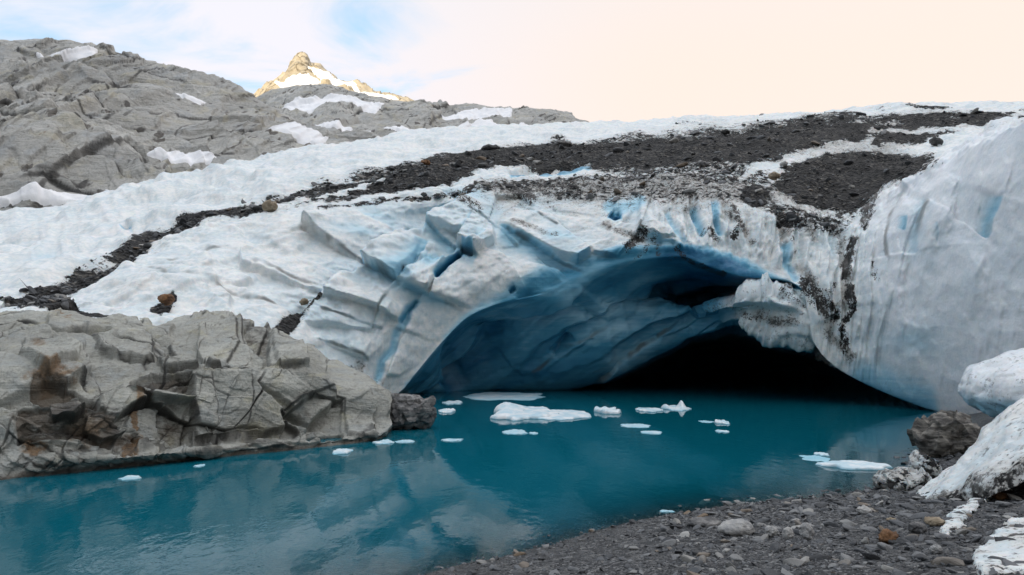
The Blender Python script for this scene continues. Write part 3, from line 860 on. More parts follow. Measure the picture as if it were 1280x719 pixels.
# moraine: bands of rubble lying on the ice
top = sstep(1.55, 1.75, VV) * (1 - sstep(7.0, 7.1, VV) * (1 - hang))
q = np.maximum.reduce([
    band(jx, jy, [(-200, 440, 12), (20, 380, 9), (60, 366, 6), (100, 350, 5), (150, 326, 5), (192, 300, 6), (240, 281, 8), (300, 263, 11), (380, 248, 12), (470, 228, 13), (560, 210, 13), (620, 198, 14), (700, 190, 18)], 0.9),
    band(jx, jy, [(640, 197, 15), (740, 196, 22), (820, 192, 29), (900, 186, 29), (980, 177, 26), (1060, 166, 19), (1150, 154, 10), (1300, 146, 6)], 0.9),
    0.52 * band(jx, jy, [(690, 232, 6), (800, 224, 13), (880, 216, 15), (950, 215, 13)], 1.4),
    0.42 * band(jx, jy, [(640, 240, 6), (720, 244, 11), (820, 244, 14), (900, 240, 16), (960, 240, 14)], 1.4),
    0.6 * band(jx, jy, [(1070, 255, 7), (1100, 235, 8), (1140, 212, 6)], 1.2),
    0.55 * poly_mask(jx, jy, [(940, 235), (1010, 262), (1060, 272), (1050, 300), (1000, 290), (950, 270)], 12),
    poly_mask(jx, jy, [(962, 226), (1000, 203), (1050, 193), (1120, 192), (1180, 200), (1130, 230), (1085, 245), (1065, 268), (1030, 262), (1000, 250)], 9),
    band(jx, jy, [(1095, 180, 5), (1150, 172, 8), (1200, 162, 5)], 1.2),
    poly_mask(jx, jy, [(925, 236), (945, 226), (962, 240), (955, 254), (935, 262), (922, 256)], 4),
    band(jx, jy, [(968, 280, 6), (976, 272, 7), (980, 286, 4)], 1),
    0.55 * band(jx, jy, [(398, 264, 3), (470, 250, 4), (540, 240, 4), (600, 232, 6), (650, 236, 10), (720, 240, 8)], 1.2),
    band(jx, jy, [(20, 388, 8), (80, 392, 9), (146, 397, 5)], 0.8),
    band(jx, jy, [(205, 384, 9), (222, 368, 4)], 0.8),
    band(GX + nz * 8, GY + nz2 * 5, [(345, 418, 13), (358, 406, 13), (374, 391, 11), (398, 373, 6)], 0.9)])
smear = np.zeros(GX.shape)
for b, k in [([(1085, 222, 5), (1068, 245, 6), (1050, 266, 4)], .9), ([(1100, 232, 4), (1085, 262, 5), (1076, 285, 3)], .8), ([(1063, 303, 3), (1060, 325, 4), (1055, 348, 3)], .85), ([(1040, 355, 2), (1036, 368, 3)], .6),
             ([(1003, 350, 4), (1018, 372, 7), (1040, 395, 6)], .75), ([(1060, 360, 3), (1064, 385, 3), (1058, 400, 3)], .8), ([(1050, 408, 3), (1056, 425, 4), (1052, 440, 3)], .7), ([(1090, 330, 2), (1092, 350, 2)], .6),
             ([(988, 295, 2), (996, 315, 2)], .6), ([(885, 292, 4), (893, 300, 4)], .6), ([(915, 265, 3), (922, 285, 3), (912, 297, 3)], .7), ([(782, 312, 3), (802, 296, 4)], .75), ([(795, 322, 2), (815, 300, 2)], .5), ([(900, 240, 3), (905, 256, 3)], .6),
             ([(845, 312, 1.5), (870, 332, 2), (905, 343, 2)], .7), ([(640, 235, 5), (665, 247, 4)], .8), ([(580, 256, 5), (596, 262, 4)], .6), ([(925, 392, 3), (945, 398, 3)], .5), ([(980, 372, 2), (1000, 380, 3)], .5)]:
    dmul = 1.7
    smear = np.maximum(smear, k * band(GX + nz * 4 + nz2 * 4, GY + nz * 3, [(x, y, w_ * dmul) for x, y, w_ in b], 1.3))
for b in [[(330, 268, 2.5), (372, 254, 3.5), (430, 238, 4), (478, 223, 2.5)], [(480, 243, 3), (540, 228, 5), (605, 218, 4)], [(640, 222, 3), (690, 217, 6), (738, 210, 3)],
          [(1035, 184, 4), (1062, 182, 7), (1090, 187, 3)], [(1090, 163, 3), (1160, 166, 6), (1258, 156, 6)], [(930, 215, 3), (1000, 195, 6), (1045, 188, 3)], [(1150, 195, 3), (1200, 178, 6), (1258, 162, 5)],
          [(195, 305, 2), (230, 292, 3), (262, 284, 2)]]:
    q = q * (1 - 0.95 * band(jx, jy, b, 0.9))
deb = q * top
blue = np.maximum(blue, 0.75 * band(GX, GY, [(640, 220, 3), (690, 217, 5), (738, 211, 3)], 0.8) * top)
D = D - 0.9 * band(GX, GY, [(640, 216, 3), (690, 213, 5), (738, 207, 3)], 0.8) * top
dirt0 = 0.35 * hang * sstep(7, 7.5, VV)
dirt = np.clip(0.12 + dirt0 + 0.75 * front * (1 - sstep(230, 300, GY + nz * 14)) * sstep(560, 640, GX) * (1 - w_lobe) + 0.5 * deb, 0, 1)
halo = blur(deb, 60)
dirt = np.maximum(dirt, np.clip(1.5 * halo, 0, 0.9) * (1 - sstep(6.5, 7, VV)))
dirt = np.maximum(dirt, 0.55 * (w_block + w_flute) * sstep(0.0, 0.7, fbm(R2 * np.array([0.4, 1, 1]), 2.6, 4, 96)))
for pts, w in [([(1030, 275), (1050, 310), (1062, 350), (1050, 385)], 9), ([(1000, 330), (1020, 372), (1040, 420), (1062, 450)], 9), ([(945, 392), (985, 405)], 9), ([(800, 300), (830, 318), (860, 322)], 5),
               ([(760, 285), (800, 300)], 6), ([(900, 270), (930, 300)], 6), ([(850, 240), (905, 262)], 8), ([(1000, 250), (1010, 300)], 8), ([(880, 390), (910, 385)], 8), ([(420, 482), (450, 460)], 12),
               ([(640, 280), (700, 300)], 5), ([(980, 260), (970, 300)], 9)]:
    d, s, f = seg_dist(jx, jy, pts)
    dirt = np.maximum(dirt, 0.95 * gauss(d, w) * sstep(3.2, 3.6, VV))
dirt = np.maximum(dirt, 0.5 * w_lobe * sstep(0.0, 0.7, fbm(G * np.array([1, 1, 0.5]), 3.0, 4, 98)))
dirt = np.maximum(dirt, 0.5 * w_left * sstep(0.2, 0.9, fbm(R2, 2.2, 3, 95)))
dirt = np.maximum(dirt, 0.9 * sstep(430, 480, GY) * front * (1 - sstep(470, 500, GX)) * sstep(-.2, .4, nz))
wy = (0.8 * w_face * (1 - 0.75 * w_left))[..., None]
DIR = N * (1 - wy) + np.array([0, -1.0, 0.12]) * wy
DIR /= np.linalg.norm(DIR, axis=-1, keepdims=True)
D = D - 1.5 * gauss(GX - 160, 5) * gauss(GY - 287, 4) * (VV < 3)
G2 = G + DIR * D[..., None]
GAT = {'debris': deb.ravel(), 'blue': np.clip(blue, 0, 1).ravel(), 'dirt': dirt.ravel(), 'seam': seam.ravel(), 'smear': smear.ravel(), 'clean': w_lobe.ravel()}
GF = grid_faces(*GX.shape, flip=GFLIP)
full = mesh_np('glacier_whole', G2, GF)
VN = np.zeros(len(full.vertices) * 3, np.float32)
full.vertex_normals.foreach_get('vector', VN)
VN = VN.reshape(-1, 3)
bpy.data.meshes.remove(full)
glacier = tag(bpy.data.objects.new('glacier', None), 'white and blue glacier front with a dark meltwater cave and a band of black rubble', 'glacier')
C.objects.link(glacier)
FV = VV.ravel()[GF].mean(1); FT = T.ravel()[GF].mean(1)
lobe_edge = 1100 + 0 * FV
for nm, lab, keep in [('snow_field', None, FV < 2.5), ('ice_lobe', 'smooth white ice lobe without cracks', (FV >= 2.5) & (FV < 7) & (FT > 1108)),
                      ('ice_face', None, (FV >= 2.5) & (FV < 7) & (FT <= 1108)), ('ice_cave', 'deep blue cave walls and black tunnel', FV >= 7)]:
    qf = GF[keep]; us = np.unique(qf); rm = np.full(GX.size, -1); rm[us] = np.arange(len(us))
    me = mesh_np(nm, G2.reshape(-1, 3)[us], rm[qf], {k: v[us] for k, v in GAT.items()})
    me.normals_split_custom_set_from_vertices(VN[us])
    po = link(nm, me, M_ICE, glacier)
    if lab: po['label'] = lab


# ------------------------------------------------------------------ generic lumps
def ico(sub):
    bm = bmesh.new()
    bmesh.ops.create_icosphere(bm, subdivisions=sub, radius=1)
    bm.verts.ensure_lookup_table()
    V = np.array([v.co[:] for v in bm.verts]); Fc = np.array([[v.index for v in f.verts] for f in bm.faces])
    bm.free()
    return V, Fc


def lump(center, radii, seed, sub=5, amp=0.25, fac=0.3, rotz=0.0, flat=0.0, attrs=()):
    V, Fc = ico(sub)
    r = np.asarray(radii, float)
    p = V * r
    k = r.min()
    n = V / r
    n /= np.linalg.norm(n, axis=-1, keepdims=True)
    q = p + seed * 17.3
    f, fc, _ = facets(q, k * 1.1, seed, 0.8, 0.2)
    f2, fc2, _ = facets(q, k * 0.45, seed + 3, 0.7, 0.15)
    d = amp * k * fbm(q, k * 1.4, 3, seed + 1) + fac * k * (f * 0.9 + f2 * 0.35) + 0.05 * k * fbm(q, k * 0.25, 3, seed + 2)
    p = p + n * d[:, None]
    c, s = math.cos(rotz), math.sin(rotz)
    p = np.stack([p[:, 0] * c - p[:, 1] * s, p[:, 0] * s + p[:, 1] * c, p[:, 2]], -1)
    p = p + np.asarray(center)
    return p, Fc, 1 - sstep(0, 0.08, fc)


def lump_obj(name, center, radii, mat, seed, extra=None, **kw):
    p, Fc, cr = lump(center, radii, seed, **kw)
    o_c = np.asarray(center, float)
    me = mesh_np(name, p - o_c, Fc, extra(p, cr) if extra else None)
    o = link(name, me, mat)
    o.location = o_c
    return o


# overhanging snow bulge at the right end of the glacier front
c = P(1316, 480, 26.5)
p, Fc, _ = lump(c, (2.9, 3.4, 1.35), 5, sub=6, amp=0.32, fac=0.06)
p[:, 2] += 0.12 * np.clip(p[:, 0] - c[0], -3, 3)
zero = np.zeros(len(p))
bulge = link('snow_bulge', mesh_np('snow_bulge', p, Fc, {'debris': zero, 'clean': zero + 0.8, 'seam': zero, 'smear': zero, 'dirt': zero + 0.45, 'blue': 0.35 * sstep(0.0, -1.0, p[:, 2] - c[2])}), M_ICE, glacier)  # blue towards the underside paints in its shade

# ------------------------------------------------------------------ left bedrock outcrop
wl = lambda x, y: (x, y, float(wd(x, y)))
B1 = [wl(-160, 628), wl(20, 598), wl(80, 592), wl(130, 587), wl(220, 577), wl(330, 566), wl(420, 557), wl(465, 551), wl(482, 545), wl(492, 536, )]
B0 = [(p[0], p[1] + 55, p[2] * 0.98) for p in B1]
B2 = [(-160, 612, 18.6), (20, 580, 20.2), (80, 576, 20.7), (130, 574, 21.2), (220, 566, 22.4), (330, 556, 24.8), (420, 549, 26.4), (465, 545, 27.4), (482, 540, 28.2), (491, 530, 29.4, 492)]
B3 = [(-160, 590, 18.9), (20, 562, 20.6), (80, 560, 21.1), (130, 560, 21.7), (220, 556, 23.9), (330, 548, 26.2), (420, 541, 27.9), (462, 537, 28.8, 465), (478, 530, 29.3, 482), (488, 522, 30.2, 492)]
B4 = [(-160, 540, 19.3), (20, 525, 21.0), (80, 520, 21.5), (130, 520, 22.2), (220, 512, 24.2), (330, 505, 26.9), (420, 502, 28.6), (460, 508, 29.2, 465), (475, 512, 30.0, 482), (484, 514, 30.7, 492)]
B5 = [(-160, 480, 20.3), (20, 474, 22.2), (80, 478, 22.8), (130, 485, 23.3), (175, 488, 23.8), (220, 476, 24.8), (270, 466, 26.0), (330, 462, 27.8), (420, 472, 29.6), (458, 488, 30.4, 465), (472, 498, 31.0, 482), (480, 508, 31.5, 492)]
B6 = [(-160, 420, 23.5), (20, 425, 25.2), (80, 425, 26.0), (130, 438, 26.5), (220, 440, 27.6), (330, 430, 30.0), (375, 440, 31.2), (420, 462, 31.6), (455, 480, 32, 465), (468, 492, 32.5, 482), (476, 505, 33, 492)]
B7 = [(-160, 385, 27), (20, 388, 28.6), (80, 393, 29.5), (130, 402, 30), (160, 397, 30.5), (220, 396, 31.5), (270, 397, 33), (330, 405, 34.5), (375, 425, 35), (420, 452, 35), (452, 475, 35, 465), (465, 490, 35.5, 482), (472, 504, 36, 492)]
B8 = [(p[0], p[1] + 20, p[2] * 1.2) + ((p[3],) if len(p) > 3 else ()) for p in B7]
bt = np.concatenate([np.linspace(-160, 0, 40, endpoint=False), np.linspace(0, 492, 620)])
bv = vsamples([14, 22, 30, 60, 70, 80, 70, 16])
BX, BY, BD = patch([B0, B1, B2, B3, B4, B5, B6, B7, B8], bt, bv)
B = P(BX, BY, BD)
BN = normals(B)
if np.median((BN * (np.array([0, 0, CAMZ]) - B)).sum(-1)[60:200]) < 0:
    BN = -BN; BFLIP = True
else:
    BFLIP = False
for _ in range(10):
    BN[1:-1, 1:-1] = (BN[1:-1, 1:-1] * 2 + BN[:-2, 1:-1] + BN[2:, 1:-1] + BN[1:-1, :-2] + BN[1:-1, 2:]) / 6
BN /= np.linalg.norm(BN, axis=-1, keepdims=True)
BV = np.broadcast_to(bv[:, None], BX.shape)
Q = B + 0.5 * np.stack([fbm(B, 2.5, 2, 161), fbm(B, 2.5, 2, 162), fbm(B, 2.5, 2, 163)], -1)
# layers dip to the left
ca, sa = math.cos(0.30), math.sin(0.30)
Q = np.stack([Q[..., 0] * ca - Q[..., 2] * sa, Q[..., 1], Q[..., 0] * sa + Q[..., 2] * ca], -1)
above = sstep(1.0, 1.5, BV)
low = (1 - sstep(3.6, 4.6, BV)) * (1 - sstep(180, 300, BX))
o1, c1 = joints(Q, [((0.05, 0.25, 0.95), 1.7, 0.22, 0.10), ((0.85, 0.45, -0.3), 3.2, 0.20, 0.16), ((-0.4, 0.85, 0.3), 3.0, 0.12, 0.10)], 121)
o2, c2 = joints(Q, [((0.10, 0.2, 0.97), 0.55, 0.22, 0.03), ((0.80, 0.5, -0.35), 1.2, 0.18, 0.05), ((-0.4, 0.85, 0.3), 1.3, 0.1, 0.03)], 125)
o3, c3 = joints(Q, [((0.12, 0.2, 0.97), 0.20, 0.3, 0.02), ((0.80, 0.5, -0.35), 0.5, 0.2, 0.03), ((-0.4, 0.85, 0.3), 0.5, 0.1, 0.02)], 128)
o1 = blur(o1, 4); o2 = blur(o2, 1)
shelf = 1 - sstep(3.0, 3.8, BV)
DB = (1 - 0.7 * shelf) * (o1 * 1.2 + 0.42 * fbm(B, 3.2, 3, 130)) + o2 * (0.5 + 0.9 * low) + o3 * (0.45 + 0.9 * low) + 0.14 * fbm(B, 1.2, 4, 131) + 0.045 * fbm(B, 0.35, 4, 132, 0.65)
pres = sstep(-0.15, 0.25, fbm(B, 3, 2, 133)); pres2 = sstep(0.0, 0.4, fbm(B + 20, 2, 2, 136))
crack = np.maximum(1.0 * (1 - sstep(0.02, 0.07, c1)) * pres, 0.7 * (1 - sstep(0.008, 0.035, c2)) * np.maximum(pres2, low))
DB -= 0.10 * (1 - sstep(0, 0.07, c1)) * pres + 0.04 * (1 - sstep(0, 0.05, c2)) * np.maximum(pres2, low)
nzb = fbm(B, 1.2, 4, 134); nzb2 = fbm(B, 0.4, 3, 135)


def bledge(pts, h, drop, fall, back, cw=1.6, cr=0.9):
    global DB, crack
    d, s, f = seg_dist(BX + nzb * 3, BY + nzb2 * 2.5, pts)
    e = sstep(0, 0.1, f) * (1 - sstep(0.9, 1, f))
    k = 0.5 + 0.5 * np.tanh(d * np.where(s > 0, 1.0, -1.0) / 1.3)
    DB = DB + 0.45 * e * (k * h * np.exp(-d / fall) - (1 - k) * drop * np.exp(-d / back))
    crack = np.maximum(crack, cr * e * gauss(d, cw))


bledge([(110, 500), (165, 491), (228, 500), (236, 508)], 0.35, 0.0, 8, 10)
bledge([(440, 498), (395, 490), (372, 500), (350, 516), (356, 536), (380, 548)], -0.5, -0.2, 22, 10, 2.5)
bledge([(380, 549), (410, 545), (432, 544)], -0.2, 0, 5, 5, 3.5, 1.0)
bledge([(180, 455), (215, 462), (250, 452), (300, 440)], 0.25, 0.25, 14, 12)
bledge([(100, 430), (118, 470), (130, 500)], 0.2, 0.2, 12, 12)
bledge([(340, 405), (318, 440), (335, 455)], 0.3, 0.3, 14, 10)
bledge([(290, 398), (300, 430), (280, 460)], 0.15, 0.25, 14, 10)
bledge([(190, 415), (190, 440), (215, 455)], -0.3, 0.2, 14, 10)
bledge([(300, 470), (306, 500), (300, 540)], 0.1, 0.1, 10, 10)
bledge([(32, 424), (95, 430), (111, 466), (132, 482), (150, 490)], 0.2, 0.25, 14, 12, 1.4)
bledge([(188, 418), (192, 436), (190, 456)], -0.35, 0.1, 16, 10, 1.4)
bledge([(100, 412), (118, 434), (150, 455), (190, 466)], 0.2, 0.15, 16, 12, 1.4)
bledge([(163, 477), (200, 472), (237, 469), (316, 459), (369, 469), (400, 474)], 0.25, 0.25, 12, 8, 1.8)
bledge([(298, 398), (306, 430), (337, 456)], 0.35, 0.25, 16, 12, 1.6)
bledge([(330, 400), (345, 425), (372, 440)], 0.2, 0.2, 14, 12, 1.4)
bledge([(20, 500), (60, 503), (110, 508), (130, 500)], 0.5, 0.2, 9, 8, 2.2)
bledge([(255, 470), (262, 510), (256, 560)], 0.12, 0.12, 12, 10, 1.3)
bledge([(60, 530), (110, 515), (150, 522)], 0.45, 0.3, 8, 8, 2.5)
bledge([(20, 545), (70, 540), (120, 548)], 0.3, 0.3, 7, 7, 2.5)
bledge([(230, 480), (236, 520), (226, 560)], 0.15, 0.3, 10, 8, 2.0)
bledge([(20, 572), (110, 565), (200, 563)], 0.12, 0.25, 6, 6, 2.5)
bledge([(230, 566), (330, 556), (440, 545)], 0.05, 0.22, 5, 6, 2.0, 0.7)
stain_shade = np.zeros(BX.shape); rust = np.zeros(BX.shape)
# the slabs of the outcrop: (outline, offset, slope to the right, slope downwards, dark wash: brown stains, and shade painted on recessed faces)
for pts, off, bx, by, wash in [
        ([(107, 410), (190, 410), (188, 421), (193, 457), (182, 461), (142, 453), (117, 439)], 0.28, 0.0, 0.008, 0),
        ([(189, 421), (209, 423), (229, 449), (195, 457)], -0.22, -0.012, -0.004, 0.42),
        ([(195, 459), (233, 451), (247, 466), (209, 471)], 0.28, 0.0, 0.02, 0),
        ([(32, 424), (89, 425), (105, 447), (112, 470), (81, 488), (40, 470), (20, 450)], 0.32, 0.0, 0.008, 0),
        ([(162, 478), (238, 472), (237, 476), (166, 492)], -0.38, 0.0, -0.012, 0.8),
        ([(170, 491), (239, 475), (232, 503)], -0.30, -0.004, 0.0, 0.62),
        ([(150, 493), (166, 491), (232, 502), (231, 506), (168, 497)], 0.30, 0.0, 0.03, 0),
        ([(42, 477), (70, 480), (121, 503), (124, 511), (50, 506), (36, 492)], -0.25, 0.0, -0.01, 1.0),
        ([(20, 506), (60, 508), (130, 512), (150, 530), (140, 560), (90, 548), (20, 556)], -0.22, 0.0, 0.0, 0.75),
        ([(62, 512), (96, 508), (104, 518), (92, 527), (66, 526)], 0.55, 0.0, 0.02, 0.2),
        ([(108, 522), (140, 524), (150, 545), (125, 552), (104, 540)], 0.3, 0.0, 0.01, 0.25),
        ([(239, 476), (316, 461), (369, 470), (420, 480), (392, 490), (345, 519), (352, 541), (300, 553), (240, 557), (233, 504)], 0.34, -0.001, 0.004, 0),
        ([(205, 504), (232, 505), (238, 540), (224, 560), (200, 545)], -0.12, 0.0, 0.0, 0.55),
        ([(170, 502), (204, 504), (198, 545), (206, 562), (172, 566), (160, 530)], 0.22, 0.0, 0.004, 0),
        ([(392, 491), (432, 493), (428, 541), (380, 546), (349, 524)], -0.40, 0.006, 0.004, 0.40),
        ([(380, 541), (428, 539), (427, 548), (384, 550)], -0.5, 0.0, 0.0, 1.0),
        ([(402, 478), (455, 486), (470, 510), (468, 546), (434, 545), (434, 493)], 0.18, 0.0, 0.004, 0),
        ([(298, 398), (326, 398), (338, 420), (337, 457), (312, 432)], -0.30, -0.01, 0.0, 0.55),
        ([(338, 410), (372, 425), (384, 462), (345, 458)], 0.2, 0.0, 0.008, 0),
        ([(250, 400), (296, 399), (310, 434), (318, 458), (262, 464), (246, 440)], 0.16, -0.004, 0.006, 0),
        ([(200, 566), (240, 558), (330, 550), (440, 541), (472, 541), (420, 552), (330, 561), (240, 570)], 0.08, 0.0, 0.0, 0)]:
    cx_ = sum(p_[0] for p_ in pts) / len(pts); cy_ = sum(p_[1] for p_ in pts) / len(pts)
    ex, ey = BX + nzb * 2.5 + nzb2 * 1.2, BY + nzb2 * 1.8 - nzb * 2
    DB = DB + poly_mask(ex, ey, pts, 1.2) * (off + bx * (BX - cx_) + by * (BY - cy_))
    dd_, _, _ = seg_dist(ex, ey, pts + [pts[0]])
    crack = np.maximum(crack, 0.75 * gauss(dd_, 1.0) * sstep(-0.2, 0.3, fbm(B, 1.6, 3, 137)))
    if wash: stain_shade = np.maximum(stain_shade, wash * poly_mask(ex, ey, pts, 2.0))
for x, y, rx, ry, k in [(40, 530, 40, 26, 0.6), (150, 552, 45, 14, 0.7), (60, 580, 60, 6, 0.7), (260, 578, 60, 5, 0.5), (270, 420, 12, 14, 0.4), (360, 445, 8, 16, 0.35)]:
    stain_shade = np.maximum(stain_shade, k * gauss(BX - x + nzb * 14, rx) * gauss(BY - y + nzb2 * 10, ry))
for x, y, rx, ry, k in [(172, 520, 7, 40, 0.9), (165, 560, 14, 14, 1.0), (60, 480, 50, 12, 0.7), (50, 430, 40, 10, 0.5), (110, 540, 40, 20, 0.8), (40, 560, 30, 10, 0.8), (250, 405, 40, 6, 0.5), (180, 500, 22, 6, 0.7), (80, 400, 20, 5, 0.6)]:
    rust = np.maximum(rust, 1.15 * k * gauss(BX - x + nzb * 10, rx) * gauss(BY - y + nzb2 * 12, ry))
wet = gauss(B[..., 2], 0.25)
stain_shade = np.maximum(stain_shade, 0.75 * wet)
B2_ = B + BN * (DB * (0.35 + 0.65 * above))[..., None]
outcrop = link('rock_outcrop', mesh_np('rock_outcrop', B2_, grid_faces(*BX.shape, flip=BFLIP), {'stain_shade': stain_shade, 'crack': np.clip(crack, 0, 1), 'rust': rust}), M_ROCK)
tag(outcrop, 'broad pale grey bedrock outcrop with brown stains, rising from the lake below the ice', 'rock outcrop')

# ------------------------------------------------------------------ far hills, peak, snow patches


def hill(name, rows, t, counts, mat, disp, seed, label_attrs):
    v = vsamples(counts)
    X, Y, Dd = patch(rows, t, v)
    A = P(X, Y, Dd)
    n = normals(A)
    fl_ = np.median((n * (np.array([0, 0, CAMZ]) - A)).sum(-1)) < 0
    if fl_: n = -n
    for _ in range(12):
        n[1:-1, 1:-1] = (n[1:-1, 1:-1] * 2 + n[:-2, 1:-1] + n[2:, 1:-1] + n[1:-1, :-2] + n[1:-1, 2:]) / 6
    n /= np.linalg.norm(n, axis=-1, keepdims=True)
    d, at = disp(A, X, Y, seed)
    A2 = A + n * d[..., None]
    o = link(name, mesh_np(name, A2, grid_faces(*X.shape, flip=fl_), at), mat)
    return o, A2, n, X, Y, fl_


def hill_disp(sc, amp):
    def f(A, X, Y, seed):
        Qh = A + 0.3 * sc * np.stack([fbm(A, sc, 2, seed + 61), fbm(A, sc, 2, seed + 62), fbm(A, sc, 2, seed + 63)], -1)
        ca, sa = math.cos(0.35), math.sin(0.35)
        Qh = np.stack([Qh[..., 0] * ca - Qh[..., 2] * sa, Qh[..., 1] * 0.6, Qh[..., 0] * sa + Qh[..., 2] * ca], -1)
        a1, k1 = joints(Qh, [((0.05, 0.3, 0.95), sc * 0.55, 0.25, sc * 0.03), ((0.85, 0.45, -0.3), sc * 1.0, 0.2, sc * 0.04), ((-0.4, 0.85, 0.3), sc * 0.9, 0.14, sc * 0.03)], seed)
        a2, k2 = joints(Qh, [((0.10, 0.3, 0.95), sc * 0.18, 0.25, sc * 0.008), ((0.80, 0.5, -0.3), sc * 0.4, 0.2, sc * 0.014), ((-0.4, 0.85, 0.3), sc * 0.4, 0.1, sc * 0.01)], seed + 4)
        a1 = blur(a1, 4); a2 = blur(a2, 1)
        a3, k3 = joints(Qh, [((0.55, 0.3, 0.75), sc * 0.07, 0.3, sc * 0.003), ((0.80, 0.5, -0.3), sc * 0.2, 0.2, sc * 0.006), ((-0.4, 0.85, 0.3), sc * 0.2, 0.1, sc * 0.004)], seed + 14)
        d = 0.8 * a1 + 1.3 * a2 + 1.0 * a3 + amp * (0.50 * fbm(A, sc * 1.1, 4, seed + 3) + 0.07 * fbm(A, sc * 0.12, 4, seed + 4))
        big = fbm(A, sc * 1.2, 3, seed + 5)
        pr2 = sstep(0.0, .5, fbm(A, sc * .7, 3, seed + 6))
        cr = np.maximum(0.9 * (1 - sstep(0.006 * sc, 0.016 * sc, k1)) * sstep(-.5, .0, big), 0.8 * (1 - sstep(0.004 * sc, 0.012 * sc, k2)) * sstep(-0.25, .25, fbm(A, sc * .7, 3, seed + 6)))
        d = d - amp * 0.12 * (1 - sstep(0, 0.03 * sc, k1)) * sstep(-.3, .2, big) - amp * 0.05 * (1 - sstep(0, 0.02 * sc, k2)) * pr2
        edge_pin = 1 - 0.75 * gauss(np.broadcast_to(np.linspace(0, 1, A.shape[0])[:, None], A.shape[:2]) - 0.03, 0.05)
        d = d * edge_pin
        # dark water streaks that run down the slabs
        stn = np.maximum(0, fbm(A * np.array([1, 1, 0.22]), sc * 0.13, 4, seed + 7)) * sstep(-0.25, 0.35, fbm(A, sc * 0.5, 3, seed + 8)) * 2.8
        ru = np.clip(fbm(A * np.array([1, 1, 0.6]), sc * 0.10, 4, seed + 9) * 1.7 - 0.25, 0, 1) * sstep(-0.2, 0.4, fbm(A, sc * 0.7, 3, seed + 10))
        return d, {'stain_shade': np.clip(stn, 0, 1), 'crack': np.clip(cr, 0, 1), 'rust': ru}
    return f


H1S = [(-200, 40, 270), (20, 51, 255), (70, 50, 252), (100, 53, 250), (155, 70, 246), (210, 82, 240), (250, 90, 236), (290, 106, 230), (320, 124, 225), (370, 148, 216), (420, 163, 206), (560, 195, 190)]
H1B = [(p[0], p[1] + 60, p[2] * 1.35) for p in H1S]
H1a = [(-200, 95, 205), (20, 98, 200), (155, 112, 196), (250, 128, 192), (320, 146, 188), (420, 172, 180), (560, 200, 172)]
H1b = [(-200, 150, 160), (20, 152, 160), (155, 158, 160), (250, 165, 160), (320, 175, 160), (420, 184, 160), (560, 205, 158)]
H1c = [(-200, 215, 130), (20, 212, 132), (155, 208, 136), (250, 200, 140), (320, 196, 142), (420, 192, 144), (560, 210, 146)]
H1d = [(-200, 390, 105), (20, 300, 112), (130, 275, 116), (210, 250, 122), (330, 228, 128), (430, 212, 132), (560, 225, 136)]
h1, A1, n1_, X1, Y1, fl1 = hill('rocky_hillside', [H1B, H1S, H1a, H1b, H1c, H1d], np.linspace(-200, 560, 620), [8, 90, 90, 90, 70], M_HILL, hill_disp(30, 7.0), 201, None)
tag(h1, kind='structure')
H2S = [(200, 170, 440), (280, 140, 430), (322, 122, 425), (345, 111, 420), (375, 107, 415), (410, 105, 410), (432, 113, 404), (450, 119, 400), (510, 127, 390), (560, 130, 380), (590, 129, 378), (620, 136, 375), (670, 137, 370), (720, 146, 362), (746, 158, 352), (800, 180, 345), (900, 215, 335)]
H2B = [(p[0], p[1] + 50, p[2] * 1.3) for p in H2S]
H2a = [(200, 180, 350), (322, 145, 345), (410, 132, 340), (510, 143, 330), (590, 146, 325), (670, 151, 320), (746, 166, 310), (900, 220, 300)]
H2b = [(200, 195, 280), (322, 172, 280), (410, 160, 275), (510, 162, 270), (590, 162, 270), (670, 162, 268), (746, 176, 264), (900, 230, 260)]
H2c = [(200, 260, 230), (322, 230, 230), (410, 205, 230), (510, 195, 228), (590, 188, 228), (670, 184, 228), (746, 190, 226), (900, 250, 224)]
h2, A2_, n2_, X2, Y2, fl2 = hill('rocky_ridge', [H2B, H2S, H2a, H2b, H2c], np.linspace(200, 900, 560), [8, 70, 70, 60], M_HILL, hill_disp(26, 6.0), 231, None)
tag(h2, kind='structure')
PKS = [(200, 165, 960), (260, 150, 970), (315, 122, 980), (328, 110, 985), (345, 98, 990), (356, 91, 995), (362, 82, 998), (368, 73, 1000), (373, 67, 1000), (379, 66, 1000), (384, 70, 1000), (388, 78, 1000), (397, 80, 1002), (404, 88, 1004), (418, 97, 1006), (440, 105, 1008), (470, 113, 1010), (505, 124, 1012), (560, 142, 1015), (680, 170, 1020)]
PKB = [(p[0] + 12, p[1] + 50, p[2] * 1.25, p[0]) for p in PKS]
PKa = [(200, 172, 880), (315, 131, 900), (345, 112, 905), (362, 102, 912), (379, 96, 918), (397, 99, 915), (440, 115, 905), (505, 132, 890), (680, 175, 860)]
PKb = [(200, 190, 780), (379, 150, 790), (505, 160, 780), (680, 190, 760)]


